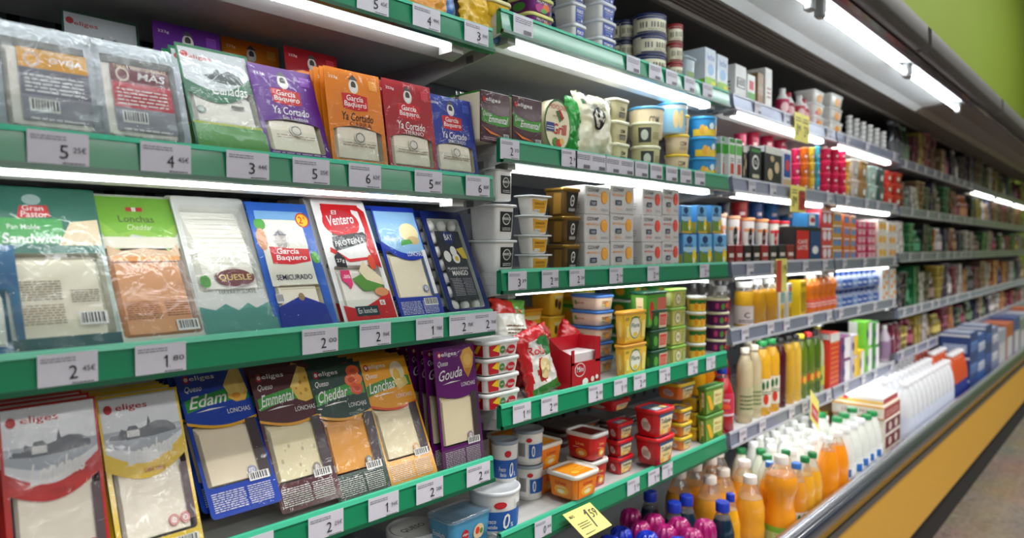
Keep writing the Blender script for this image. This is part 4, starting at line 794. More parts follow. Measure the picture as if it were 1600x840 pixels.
stk(lambda W, D, H: tub('gold_cheese_tub', W, D, H, (104, 76, 34), GOLD, [R(.0, .08, 1, .94, (34, 36, 28)), E_(.5, .60, .2, .24, WH), E_(.5, .60, .15, .18, (60, 66, 60)), T('GRIM', .5, .6, .26, .09, WH), T('BORRADOR', .5, .22, .7, .13, WH)], [P([(.3, .05), (1, .05), (1, .92), (.5, .92)], (150, 112, 44))], taper=.2, rad=.018), 2, 2, 884, 911, 291, 3, 'dark tub with gold lid', 'next to the orange and white cartons', 'tub', l=847)
def covap(c):
    return [T('COVAP', .32, .86, .46, .13, (50, 60, 70), 0, .02), T('MANTEQUILLA', .32, .66, .5, .09, c), E_(.77, .62, .14, .24, c), E_(.77, .62, .11, .2, tuple(min(255, v+26) for v in c)), L(.66, .5, .88, .74, 5, c), R(.18, .30, .44, .48, (40, 60, 84)), L(.22, .34, .4, .45, 2, WH), T('SIN SAL', .31, .16, .28, .09, c), L(.62, .12, .92, .22, 2, (120, 120, 120))]
cs = [E_(.3, .75, .05, .04, BK), L(.2, .2, .8, .5, 3, (150, 150, 150))]
for j, (c, rg) in enumerate(((914, 953), (954.5, 990))):
    stk(lambda W, D, H: carton('butter_carton', W, D, H, (206, 203, 200), covap((240, 160, 50)), cs), 2, 2, c, rg, 288, 3, 'white butter carton with orange circle', ('left column', 'right column')[j], 'carton', D=.075, W=None)
for j, (c, rg) in enumerate(((1004, 1034), (1035, 1061))):
    stk(lambda W, D, H: carton('butter_carton', W, D, H, (206, 203, 200), covap((226, 70, 60)), cs), 2, 2, c, rg, 293, 3, 'white butter carton with red circle', ('left column', 'right column')[j], 'carton', D=.085)
LEMON = [R(0, .62, 1, 1, (110, 180, 226)), R(0, .45, 1, .62, (170, 210, 236)), E_(.45, .84, .22, .12, (30, 60, 110)), T('BATIDO', .4, .66, .6, .1, (30, 60, 120)), P([(0, 0), (1, 0), (1, .42), (.5, .38), (0, .5)], (110, 140, 50)), E_(.8, .32, .16, .22, (240, 210, 50)), E_(.74, .2, .07, .09, WH), R(.0, .0, 1, .08, (206, 170, 60))]
for j, (c, rg) in enumerate(((1067, 1088), (1092, 1112), (1115, 1135))):
    x0, W, H, z = stk(lambda W, D, H: carton('drink_carton', W, D, H, (80, 150, 210), LEMON, [R(0, 0, 1, .4, (200, 180, 60))]), 2, 2, c, rg, 365, 1, 'blue and yellow lemon drink carton, bottom row', ('left', 'middle', 'right')[j]+' of three', 'carton', D=.05)
    stk(lambda W, D, H: carton('drink_carton', W, D, H, (80, 150, 210), LEMON, [R(0, 0, 1, .4, (200, 180, 60))]), 2, 2, c-3, rg-8, 320, 1, 'blue and yellow lemon drink carton, upper row', ('left', 'middle', 'right')[j]+' of three', 'carton', D=.05, z=z+H+.001, Y=1.016)
# ---------------- fourth shelf, second bay
ELV = [R(0, .05, .36, .92, (190, 20, 36)), P([(.10, .55), (.28, .9), (.36, .9), (.36, .3)], (240, 200, 40)), E_(.47, .5, .09, .3, (60, 130, 60)), T('FETA', .47, .5, .12, .14, WH), E_(.78, .45, .15, .35, (196, 20, 40)), T('CREMA', .60, .35, .16, .3, (196, 20, 40)), T('Ventero', .78, .45, .24, .26, WH)]
stk(lambda W, D, H: tub('cream_cheese_tub', W, D, H, (236, 232, 226), (238, 240, 238), ELV, [R(.3, .05, 1, .92, (190, 20, 36)), P([(.4, .3), (.7, .9), (.9, .9), (.6, .2)], (240, 200, 40))], rad=.02, taper=.08), 2, 3, 760, 816, 534, 4, 'red and white oval tub with white lid', 'left end of fourth shelf', 'tub', D=.075)
def paint_roll(u, v, s):
    if v < .16 and u > .1: return (60, 130, 50)
    if (u-.52)**2*2+(v-.38)**2*3 < .09: return (214, 40, 34)
    if v > .82: return (206, 30, 36)
    if u < .10+.2*v: return (206, 30, 36)
    if v > .55 and u > .7: return (40, 120, 60)
    return (238, 234, 226)
t = bag('cheese_roll_bag', .115, .16, .035, paint_roll, [T('Rolls', .45, .68, .5, .12, (206, 30, 36), .2, .02, -8), E_(.55, .40, .19, .15, (232, 208, 150)), E_(.55, .40, .13, .10, (244, 226, 176)), E_(.55, .40, .07, .05, (226, 196, 130)), E_(.64, .80, .13, .06, (40, 130, 60))], seed=14)
z3 = dz(2, 3); t.location = (xat(853, 1.03, z3), 1.035, z3+.002); t.rotation_euler = (-.15, -.22, 0); tag(t, 'white red and green bag of cheese rolls leaning right', 'bag')
t = bag('cheese_roll_bag', .12, .13, .05, lambda u, v, s: (204, 24, 34) if noise.noise(Vector((u*3, v*4, 7))) > -.25 else (236, 120, 110), [T('Mini', .5, .6, .4, .2, WH, .3), E_(.5, .3, .2, .12, (240, 230, 220))], seed=17); t.location = (xat(838, 1.15, z3+.08), 1.15, z3+.03); t.rotation_euler = (-.3, .3, 0); tag(t, 'crumpled red bag behind the cheese rolls bag', 'bag')
t = bag('cheese_roll_bag', .09, .10, .05, lambda u, v, s: (204, 24, 34), [T('Mini', .5, .6, .4, .2, WH, .3)], seed=27); t.location = (xat(876, 1.14, z3+.08), 1.125, z3+.05); t.rotation_euler = (-.1, .5, .2); tag(t, 'small shiny red bag poking up beside the red display box', 'bag')
t = bag('cheese_roll_bag', .12, .15, .05, lambda u, v, s: (226, 226, 214) if v < .75 else (90, 160, 60) if u > .5 else (206, 50, 40), [L(.2, .3, .7, .6, 5, (120, 90, 60)), T('snack', .5, .8, .5, .1, (206, 30, 36))], seed=21); t.location = (xat(790, 1.16, z3+.1), 1.14, z3+.07); t.rotation_euler = (-.2, .1, 0); tag(t, 'white and green snack bag behind the red and white tubs', 'bag')
t = bag('cheese_roll_bag', .13, .085, .07, lambda u, v, s: (196, 30, 36), (), seed=23); t.location = (xat(800, 1.16, z3+.02), 1.14, z3+.001); tag(t, 'red bag under the white and green snack bag', 'bag')
def dispbox(W, D, H):
    t = O('display_box'); rm = M((186, 18, 34), .4); m = MB(); k = .0015
    m.box((-W/2, -D/2, 0), (W/2, D/2, k), rm)
    m.prismx([(-D/2, 0), (-D/2, H*.55), (-D/2+k, H*.55), (-D/2+k, 0)], -W/2, W/2, rm); m.box((W*.32, -D/2, H*.5), (W/2, -D/2+k, H), rm); m.box((-W/2, -D/2, H*.5), (-W*.4, -D/2+k, H*.8), rm)
    m.prismx([(-D/2, 0), (-D/2, H*.7), (0, H*.8), (D/2, H), (D/2, 0)], -W/2, -W/2+k, rm); m.prismx([(-D/2, 0), (-D/2, H), (D/2, H), (D/2, 0)], W/2-k, W/2, rm); m.box((-W/2, D/2-k, 0), (W/2, D/2, H), rm); m.build('box_body', t)
    m = MB(); m.box((-W/2+.004, -D/2+.01, .003), (W/2-.004, D/2-.004, H*.72), M((232, 228, 226), .5), .002); m.build('inner_packet', t)
    printed('front_print', t, flat(-W/2, W/2, -D/2, 0, H*.55), [E_(.28, .72, .18, .25, WH), E_(.28, .72, .16, .22, (186, 18, 34)), T('Mini', .28, .75, .24, .2, WH, .2), E_(.45, .25, .1, .14, WH), E_(.7, .3, .06, .1, (240, 220, 200)), E_(.85, .35, .05, .08, WH)])
    return t
stk(dispbox, 2, 3, 893, 938, 532, 1, 'red display box with a cut-out front and white packets', 'before the blue-lidded tubs', 'box', D=.07)
LIG = [T('Ligeresa', .28, .52, .42, .26, (200, 80, 60), .2, .02), E_(.12, .55, .05, .2, (90, 160, 60))]
stk(lambda W, D, H: tub('margarine_tub', W, D, H, (240, 216, 190), (70, 130, 214), [L(.1, .3, .9, .8, 3, (110, 160, 70)), E_(.6, .4, .2, .25, (236, 170, 80)), T('Light', .4, .62, .5, .3, (200, 80, 60))], LIG, rad=.015, taper=.08), 2, 3, 936, 963, 461, 5, 'cream tub with cornflower blue lid', 'behind the red box', 'tub', l=888, Y=1.095)
FLO = [R(0, .05, 1, .95, (244, 200, 70)), E_(.5, .52, .26, .40, (60, 130, 60)), E_(.5, .52, .235, .365, (240, 238, 220)), T('Flora', .5, .60, .38, .16, (30, 90, 60), .1, .03), E_(.5, .28, .1, .08, (240, 200, 60)), R(.06, .2, .2, .6, (250, 226, 130)), R(.80, .15, .96, .75, (250, 226, 130)), T('100%', .12, .85, .16, .1, (40, 100, 60)), L(.3, .86, .7, .93, 1, (40, 100, 60))]
stk(lambda W, D, H: tub('heart_label_tub', W, D, H, (244, 196, 60), (244, 180, 60), FLO, [E_(.6, .5, .3, .3, (246, 216, 120))], rad=.015, taper=.10), 2, 3, 975, 1012, 487, 2, 'yellow margarine tub with green heart label', 'behind blue price tags', 'tub', l=958)
FLG = [R(0, .05, .42, .95, (30, 90, 40)), E_(.24, .5, .14, .3, (90, 170, 60)), R(.45, .05, 1, .95, (220, 200, 170)), R(.5, .2, .95, .85, (220, 70, 60)), L(.52, .3, .92, .75, 4, (240, 190, 170))]
stk(lambda W, D, H: tub('green_margarine_tub', W, D, H, (40, 110, 50), (14, 74, 50), FLG, [E_(.6, .5, .3, .3, (90, 160, 60))], rad=.012, taper=.10), 2, 3, 1019, 1045, 484, 3, 'dark green tub with green lid', 'right of the heart label tubs', 'tub', l=1005)
stk(lambda W, D, H: tub('green_margarine_tub', W, D, H, (90, 170, 60), (14, 84, 56), [R(0, .05, .5, .9, (110, 180, 70)), R(.5, .1, 1, .9, (226, 120, 100)), E_(.2, .5, .12, .3, (226, 60, 50))], [R(.35, .0, .95, .92, (244, 234, 190)), L(.45, .3, .85, .7, 4, (150, 140, 100))], rad=.012, taper=.10), 2, 3, 1011, 1045, 456, 1, 'bright green tub with cream side panel', 'atop the dark green stack', 'tub', l=980, z=dz(2, 3)+.1235)
VEG = [R(0, .05, 1, .95, (206, 200, 110)), E_(.4, .5, .22, .38, (90, 100, 50)), E_(.4, .5, .19, .33, (236, 230, 190)), T('750', .4, .5, .2, .2, (90, 90, 50)), R(.72, .15, .95, .85, (160, 170, 80)), L(.74, .2, .93, .8, 5, (230, 230, 170))]
stk(lambda W, D, H: tub('lime_margarine_tub', W, D, H, (196, 200, 100), (150, 200, 70), VEG, [R(.2, .1, .9, .9, (226, 220, 160))], rad=.012, taper=.08), 2, 3, 1051, 1074, 451, 4, 'pale yellow tub with lime lid', 'between green and white lids', 'tub', l=1043, Y=1.02)
ORF = [R(0, .6, 1, .95, (40, 110, 50)), R(0, .05, 1, .6, (240, 190, 60)), E_(.35, .4, .22, .28, (244, 150, 30)), E_(.75, .45, .18, .25, (244, 170, 50)), T('fru', .6, .76, .4, .15, WH)]
rstk(lambda R_, H: rtub('yogurt_bowl', R_, H, (236, 190, 70), (240, 240, 232), [R(0, .6, 1, .95, (40, 110, 50)), R(0, 0, 1, .6, (240, 196, 60)), E_(.3, .4, .08, .3, (244, 150, 30)), E_(.55, .4, .08, .3, (244, 160, 40)), E_(.8, .4, .08, .3, (244, 160, 40))], taper=.1), 2, 3, 1071, 1103, 462, 4, 'orange fruit dessert bowl with white lid', 'left of the purple bowls', 'dessert bowl', back=0)
rstk(lambda R_, H: rtub('yogurt_bowl', R_, H, (84, 24, 84), (240, 234, 196), [R(0, 0, 1, .95, (84, 22, 84)), E_(.2, .5, .06, .3, (200, 60, 120)), E_(.4, .45, .07, .3, (90, 150, 60)), E_(.55, .55, .05, .25, (236, 90, 60)), E_(.72, .45, .06, .3, (206, 60, 110)), E_(.88, .5, .05, .25, (60, 120, 60))], taper=.1), 2, 3, 1100, 1139, 465, 4, 'purple berry dessert bowl with cream lid', 'at the right shelf end', 'dessert bowl')
# behind, deeper on that shelf
for c, rg, yt, n, col, lid, lb, wh in ((862, 886, 452, 3, (240, 190, 50), (244, 196, 60), 'yellow tub with yellow lid', 'in the back left'), (812, 852, 484, 2, (236, 180, 50), (230, 150, 40), 'amber tub with orange lid', 'behind the bags'), (905, 935, 446, 4, (190, 200, 70), (90, 180, 70), 'green-yellow tub with green lid', 'behind the blue lids'), (985, 1010, 440, 4, (60, 150, 60), (240, 240, 232), 'green tub with white lid', 'at the back middle'), (1022, 1046, 442, 4, (60, 160, 60), (90, 190, 80), 'green tub with bright lid', 'at the back right')):
    stk(lambda W, D, H: tub('margarine_tub', W, D, H, col, lid, [E_(.3, .5, .16, .2, (80, 50, 30)), E_(.65, .4, .16, .2, (80, 50, 30)), R(.1, .7, .9, .85, (240, 220, 150))] if col[0] > 200 else [E_(.5, .5, .3, .3, (236, 200, 60))], [E_(.5, .5, .3, .3, (236, 170, 50))]), 2, 3, c, rg, yt, n, lb, wh, 'tub', D=.09, Y=1.24 if n != 2 else 1.27)
# ---------------- fifth shelf, second bay
z5 = dz(2, 4)+.0008
ZERO = [R(0, .08, 1, .62, (30, 90, 170)), E_(.5, .80, .10, .10, (196, 26, 40)), E_(.5, .80, .08, .075, (210, 40, 50)), T('Queso', .33, .52, .18, .13, WH, .1), T('Fresco', .33, .36, .20, .13, WH, .1), T('Batido', .36, .20, .18, .11, WH, .1), T('0', .60, .34, .12, .44, WH, .15, .02), T('%', .70, .22, .05, .13, WH)]
SW = lambda R_, H: rtub('fresh_cheese_tub', R_, H, (232, 232, 228), (228, 232, 236), [R(.78, .1, .98, .9, (240, 240, 240)), B(.8, .3, .96, .8)]+ZERO, taper=.12, a=(165, 312))
rstk(SW, 2, 4, 731, 814, 760, 1, 'large white and blue 0 percent cheese tub', 'at the front left', 'tub', Y=1.0)
rstk(lambda R_, H: rtub('fresh_cheese_tub', R_, H, (232, 232, 228), (150, 160, 172), ZERO, taper=.10, a=(165, 312)), 2, 4, 766, 811, 686, 1, 'small 0 percent tub with grey lid', 'on top of the large one', 'tub', z=z5+.0905, Y=1.04)
SW2 = lambda R_, H: rtub('fresh_cheese_tub', R_, H, (232, 232, 228), (150, 160, 172), [R(.15, .1, .45, .9, (240, 240, 240)), B(.18, .15, .4, .8), R(.5, .2, 1, .7, (30, 90, 170)), T('0', .62, .45, .1, .4, WH), E_(.5, .85, .08, .08, (196, 26, 40))], taper=.08, a=(160, 300))
rstk(SW2, 2, 4, 800, 850, 669, 2, 'white and blue barcode-side cheese tub', 'behind the 0 percent tubs', 'tub', Y=1.09)
ORT = [R(0, .05, 1, .95, (238, 130, 20)), E_(.5, .35, .35, .25, (246, 176, 40)), T('Linea', .5, .72, .5, .18, (190, 30, 30), .1), E_(.5, .3, .2, .12, (244, 226, 160)), E_(.5, .3, .12, .06, (250, 240, 210)), L(.3, .5, .7, .58, 1, WH)]
TOPO = [R(.04, .04, .96, .96, (240, 150, 30)), T('Linea', .4, .55, .4, .25, (246, 200, 60), .2), L(.6, .3, .85, .6, 2, (250, 210, 90)), E_(.3, .25, .15, .12, (246, 190, 60))]
stk(lambda W, D, H: tub('butter_tub', W, D, H, (238, 130, 20), (236, 232, 220), ORT, ORT, top=TOPO, rad=.015, taper=.12, lidh=.012), 2, 4, 900, 940, 745, 1, 'orange spread tub with white lid', 'above the pale yellow price card', 'tub', l=850, Y=.985, z=RZ[2][4]+.003)
REDT = [E_(.6, .28, .3, .2, (240, 140, 40)), E_(.6, .25, .16, .1, (246, 226, 160)), T('Linea', .55, .68, .4, .14, (246, 200, 120)), L(.2, .5, .5, .56, 1, WH)]
stk(lambda W, D, H: tub('butter_tub', W, D, H, (206, 26, 26), (232, 232, 228), REDT, REDT, rad=.015, taper=.12, lidh=.012, top=[R(.05, .05, .95, .95, (110, 30, 20))]), 2, 4, 926, 954, 680, 2, 'bright red spread tub with white lid', 'right of the orange front tub', 'tub', Y=1.032, l=880)
fo = [o for o in S.objects if o.name.startswith('butter_tub') and o.get('label', '').startswith('orange spread')][0]
ht = max(v.co.z for c in fo.children for v in (c.data.vertices if c.data else []))
for dy_, k, lb in ((.105, 0, 'amber tub with white lid, lower one right behind the orange front tub'), (.105, 1, 'amber tub with white lid, raised one behind the orange front tub'), (.20, 0, 'amber tub with white lid, lower one at the very back'), (.20, 1, 'amber tub with white lid, upper one at the very back')):
    q = copy_tree(fo); q.location.y += dy_+.01; q.location.z += k*(ht+.0006)-.0142; q['label'] = lb
TUL = lambda: [P([(.06, .12), (.1, .06), (.9, .06), (.94, .5), (.9, .86), (.06, .80)], (240, 216, 150)), R(.0, .80, 1, .96, (40, 90, 130)), P([(.06, .55), (.94, .62), (.94, .85), (.06, .82)], (238, 226, 190)), T('Tulipán', .5, .62, .76, .26, (34, 70, 70), .1, .03), L(.25, .34, .75, .45, 2, (90, 70, 40)), E_(.22, .2, .12, .10, (244, 190, 60)), E_(.8, .18, .1, .1, (226, 130, 50))]
TSD = lambda: [E_(.45, .5, .24, .26, (226, 200, 190)), E_(.62, .4, .2, .2, (226, 200, 190)), L(.3, .36, .7, .62, 4, (120, 60, 60))]
TTP = [R(.05, .06, .95, .94, (70, 130, 170)), P([(.1, .1), (.5, .1), (.6, .5), (.2, .6)], (220, 226, 226)), T('Tulipán', .55, .6, .6, .25, (236, 226, 190)), E_(.75, .3, .14, .2, (246, 220, 120))]
def tul(body, lid): return lambda W, D, H: tub('margarine_tub', W, D, H, body, lid, TUL(), TSD(), top=TTP, rad=.014, taper=.12, lidh=.012)
rT = tul((206, 24, 34), (226, 30, 40)); yT = tul((232, 120, 30), (244, 206, 40)); 
x0, W, H, z = stk(rT, 2, 4, 1028, 1057, 642, 2, 'red square margarine tub with red lid', 'at the shelf front', 'tub', l=988, Y=.982, z=RZ[2][4]+.003)
stk(tul((196, 22, 30), (220, 28, 38)), 2, 4, 968, 990, 662, 3, 'smaller red margarine tub with red lid', 'behind left', 'tub', l=945, Y=1.045, W=.075)
stk(rT, 2, 4, 960, 988, 627, 1, 'wide red margarine tub', 'topping the smaller red stack behind', 'tub', z=z5+.1655, Y=1.07, D=.13, W=.09)
stk(tul((232, 130, 40), (244, 206, 40)), 2, 4, 1066, 1084, 640, 3, 'orange margarine tub with yellow lid', 'right of the red pair', 'tub', Y=1.03, D=.06)
stk(yT, 2, 4, 1064, 1089, 600, 1, 'orange margarine tub with yellow lid and blue top picture', 'crowning the middle stack', 'tub', l=1022, z=z5+.155, Y=1.03)
stk(tul((240, 190, 40), (244, 210, 50)), 2, 4, 1088, 1100, 622, 3, 'yellow margarine tub with yellow lid', 'left of the corn tubs', 'tub', Y=1.05, D=.06)
CORN = [R(0, .05, 1, .95, (120, 160, 50)), R(.42, .3, .92, .9, (236, 226, 160)), T('Maíz', .68, .7, .36, .14, (190, 150, 40)), L(.5, .4, .85, .58, 3, (170, 150, 60)), P([(.02, .8), (.2, .75), (.42, .2), (.36, .08), (.2, .2)], (244, 180, 30)), P([(.3, .05), (.8, .05), (.6, .26), (.4, .2)], (60, 110, 40))]
stk(lambda W, D, H: tub('corn_tub', W, D, H, (110, 150, 50), (90, 160, 60), CORN, CORN, rad=.014, taper=.1, lidh=.01), 2, 4, 1103, 1132, 606, 2, 'green tub with corn cob picture', 'right end of the margarine shelf', 'tub', l=1094)
for k, (c, rg) in enumerate(((880, 905), (910, 940), (950, 980), (985, 1012))):
    stk(lambda W, D, H: tub('butter_tub', W, D, H, ((90, 16, 20), (150, 24, 28), (170, 70, 20), (150, 30, 26))[k], (120, 110, 105), REDT), 2, 4, c, rg, 668-6*k, 3, ('dark maroon tub', 'deep red tub', 'rust orange tub', 'dull red tub')[k], 'at the dark back', 'tub', Y=1.31, D=.1)
# ---------------- lowest shelf, nearest bay
z14 = dz(1, 4)+.001
t = tub('fish_salad_tub', .125, .085, .066, (70, 150, 190), clear_mat('clear_lid', .12, .06, milky=.15), [E_(.3, .45, .10, .2, RED), T('eliges', .3, .46, .16, .12, WH), E_(.7, .4, .16, .3, (226, 200, 160)), E_(.66, .45, .06, .14, (220, 60, 40)), E_(.78, .4, .05, .1, (90, 150, 50)), R(0, .02, 1, .15, (40, 110, 160))], [T('Ensalada', .5, .5, .7, .2, WH)], taper=.1, rad=.016)
p = at(718, 818, Y=1.06); t.location = (p.x, 1.06, z14); tag(t, 'light blue salad tub with clear lid at the bottom middle', 'tub')
z0_ = p.z-.066-z14
if z0_ > .01:
    for k in range(2):
        c = copy_tree(t); c.location.z = z14+k*.067; c['label'] = ('bottom light blue salad tub under the clear-lidded one', 'middle light blue salad tub under the clear-lidded one')[k]
    t.location.z = z14+.134
p = at(655, 826, Y=1.12); t = rtub('round_camembert_box', .058, .03, (222, 222, 214), (206, 208, 206), taper=0, lidh=.012); t.location = (p.x, 1.14, z14+.0005); printed('lid_print', t, lambda u, v, l: ((u-.5)*.1, (v-.5)*.1, .0262+l), [E_(.5, .5, .48, .48, (226, 226, 220)), T('QUESO', .5, .5, .6, .2, (60, 60, 60))]); tag(t, 'round white cheese box in the shade at bottom left of the salad tub', 'cheese box')
for k in range(3):
    c = copy_tree(t) if k else t
    c.location.z = max(z14+.001, p.z-.03)-k*.0315
    if k: c['label'] = ('', 'round white cheese box under the topmost shaded one', 'lowest round white cheese box in the shaded stack')[k]
# ------------------------------------------------------------------ third and fourth bays
BX = lambda kind, col, fr=(), sd=(), tp=(): (lambda W, D, H: carton(kind, W, D, H, col, fr, sd, tp))
B3 = 'on the top shelf of the third bay'
stk(BX('shipping_box', (226, 226, 222), [R(.1, .35, .9, .65, (40, 44, 50)), B(.2, .38, .8, .62)], [L(.2, .3, .8, .6, 3, BK)]), 3, 0, 1149, 1166, 98, 1, 'white box with dark barcode panel', B3, 'box', D=.08)
stk(BX('carton_pack', (226, 228, 222), [R(0, 0, 1, .4, (90, 160, 70)), R(.2, .5, .8, .8, (206, 60, 60))]), 3, 0, 1168, 1180, 114, 1, 'small white green and red carton', B3, 'carton', D=.07)
stk(BX('shipping_box', (150, 116, 76), [R(0, .47, 1, .5, (120, 90, 60))]), 3, 0, 1184, 1193, 112, 1, 'brown cardboard box', B3, 'box', D=.10)
stk(BX('shipping_box', (230, 228, 222), [L(.2, .3, .8, .6, 3, (150, 60, 60))]), 3, 0, 1196, 1206, 104, 1, 'narrow white box beside the brown cardboard', B3, 'box', D=.08)
for j, (px, c2) in enumerate(((1222, (190, 40, 80)), (1236, (150, 30, 60)), (1248, (200, 60, 70)), (1259, (170, 40, 60)), (1268, (210, 80, 90)))):
    t = bottle('yogurt_bottle', .026, .115, 'slim', (232, 226, 224), (200, 40, 60) if j % 2 else (236, 230, 230), solid=True, labz=(.1, .7), labc=c2, lab=[E_(.5, .5, .2, .3, (240, 200, 200))]); x = xat(px, 1.04, 2.03)
    t.location = (x, 1.04+.012*(j % 2), dz(3, 0)+.001); tag(t, 'white yogurt bottle with pink-red sleeve, %s in the row on the top shelf' % ('first', 'second', 'third', 'fourth', 'fifth')[j], 'bottle', 'pink-sleeved yogurt bottles')
ORD_ = [E_(.55, .5, .26, .36, (240, 160, 40)), L(.1, .1, .9, .2, 1, (150, 150, 150))]
for j, (c, rg, yt) in enumerate(((1273, 1290, 137), (1300, 1318, 143))):
    stk(lambda W, D, H: tub('white_yogurt_tub', W, D, H, (232, 230, 224), WH, ORD_), 3 if j == 0 else 4, 0, c, rg, yt, 3, 'white tub with orange dot', ('left stack', 'right stack')[j]+' on the top shelf', 'tub', D=.09)
for j in range(6):
    px = 1326+j*10.5; rstk(lambda R_, H: rtub('yogurt_cup', R_, H, (228, 228, 226), (240, 240, 238), [R(.2, .3, .9, .5, (206, 190, 190))], taper=.2), 4, 0, px-5.5, px+5.5, 180+j*5, 5, 'white yogurt cup', 'column %s of the tall white cups' % 'ABCDEF'[j] if 0 else ('first', 'second', 'third', 'fourth', 'fifth', 'sixth')[j]+' column of cups on the top shelf', 'yogurt cup')
b2 = 'on the second shelf of the third bay'
for j, px in enumerate((1127, 1139, 1150)):
    stk(BX('small_milk_carton', (226, 230, 224), [R(0, .62, 1, .85, (90, 180, 70)), R(0, .9, 1, 1, (60, 140, 60)), R(.2, .15, .8, .4, (200, 70, 50)), L(.2, .45, .8, .56, 2, (80, 90, 100))], [R(0, .62, 1, .85, (90, 180, 70))]), 2 if j < 1 else 3, 1, px, px+9, 212+2*j, 1, 'small white and green milk carton', ('left of three', 'middle of three', 'right of three')[j]+' beside the blue tubs', 'carton', D=.05, Y=1.012 if j else 1.03)
PND = [E_(.5, .58, .3, .2, WH), E_(.5, .58, .22, .14, BK), T('OLL', .5, .58, .3, .1, WH), R(.1, .85, .9, .93, (60, 140, 60)), R(.2, .15, .8, .25, (200, 196, 170))]
for c, rg, lb in ((1160, 1167, 'narrow white and black cup pack'), (1171, 1189, 'black drink pack with white round face'), (1195, 1221, 'black nut drink pack with cream motifs')):
    stk(BX('drink_pack', (28, 30, 32), PND if rg == 1189 else [E_(.3, .3, .15, .15, (200, 180, 140)), E_(.7, .5, .15, .15, (200, 180, 140)), R(0, .82, 1, 1, (214, 214, 206)), E_(.4, .7, .12, .08, (190, 170, 130))], [R(0, .85, 1, 1, (200, 200, 200))]), 3, 1, c, rg, 226, 1, lb, b2, 'drink pack', D=.07)
stk(BX('drink_pack', (220, 224, 228), [R(.1, .3, .9, .9, (30, 70, 150)), R(.0, 0, 1, .25, (200, 170, 130)), E_(.5, .6, .25, .15, (220, 60, 60))]), 3, 1, 1223, 1236, 232, 1, 'blue and white drink pack', b2, 'drink pack', D=.07)
CUPC = [(232, 40, 100), (240, 60, 120), (240, 120, 30), (240, 150, 40), (236, 200, 50), (60, 180, 210)]
FR = lambda c: (lambda R_, H: rtub('yogurt_cup', R_, H, c, tuple(min(255, v+20) for v in c), [R(.1, .2, .95, .7, tuple(int(v*.85) for v in c)), R(.3, .35, .6, .55, (250, 220, 220))], taper=.2))
nth = ('first', 'second', 'third', 'fourth', 'fifth', 'sixth', 'seventh', 'eighth')
for j, (a, e, c, yt, nm) in enumerate(((1236, 1250, CUPC[0], 232, 'magenta'), (1249, 1263, CUPC[2], 230, 'orange'), (1262, 1273, CUPC[4], 230, 'yellow'), (1272, 1281, CUPC[5], 228, 'turquoise'))):
    rstk(FR(c), 3, 1, a, e, yt, 3, nm+' yogurt cup', 'behind the yellow price cards', 'yogurt cup')
for j, (a, e) in enumerate(((1146, 1166), (1165, 1186), (1186, 1208), (1207, 1229), (1228, 1250))):
    rstk(FR(CUPC[0]), 3, 1, a, e, 208-j, 3, 'bright pink yogurt cup', nth[j]+' column at the back of second shelf', 'yogurt cup', Y=1.16)
for j, (a, e, nn) in enumerate(((1281, 1297, 3), (1295, 1310, 4), (1308, 1322, 3))):
    rstk(FR((226, 26, 84)), 3 if j < 2 else 4, 1, a, e, 232, 4, 'raspberry pink pot', nth[j]+' column near the bay joint', 'yogurt cup')
for j, (c, rg, col, yt, nm, n) in enumerate(((1324, 1330, (240, 180, 30), 250, 'amber', 3), (1333, 1344, (214, 200, 190), 247, 'cream and brown', 2), (1346, 1357, (170, 130, 80), 250, 'tan', 2), (1360, 1372, (180, 210, 200), 258, 'pale green glass', 2), (1374, 1384, (70, 90, 90), 262, 'dark teal', 2), (1386, 1397, (232, 50, 40), 266, 'scarlet', 3), (1399, 1410, (196, 20, 24), 268, 'deep red', 3))):
    stk(lambda W, D, H: tub('dessert_pot', W, D, H, col, tuple(min(255, v+30) for v in col), [R(.2, .2, .8, .7, tuple(int(v*.7) for v in col)), E_(.5, .5, .2, .2, WH)], taper=.15), 4, 1, c, rg, yt, n, nm+' dessert pot', 'second shelf, fourth bay', 'dessert pot', D=.06)
# third shelf
z33 = dz(3, 2)
LAT = lambda c, d: (lambda R_, H: rtub('coffee_cup', R_, H, (232, 226, 220), c, [R(0, .0, 1, .35, d), R(0, .35, 1, .42, (206, 150, 120)), R(0, .78, 1, .86, c), E_(.38, .62, .13, .26, d), T('LATTE', .38, .62, .2, .1, WH)], taper=.22, lidh=.012))
for j, (a, e, c, d, nm, yt) in enumerate(((1112, 1135, (240, 180, 140), (232, 130, 90), 'peach lidded white cup with peach band', 334), (1133, 1156, (240, 180, 140), (40, 36, 40), 'peach lidded white cup with black disc', 337), (1157, 1179, (232, 150, 90), (24, 24, 26), 'tan lidded cup with black base', 340), (1178, 1200, (232, 150, 90), (90, 40, 34), 'tan lidded cup with brown base', 342), (1199, 1217, (226, 40, 50), (170, 24, 40), 'red lidded cup with blue panel', 344), (1216, 1233, (226, 40, 50), (40, 30, 34), 'red lidded cup with black base', 345))):
    rstk(LAT(c, d), 2 if j == 0 else 3, 2, a, e, yt, 1, nm, 'on the third shelf', 'coffee cup', Y=1.10 if j < 2 else 1.07, z=z33+.005 if j else None)
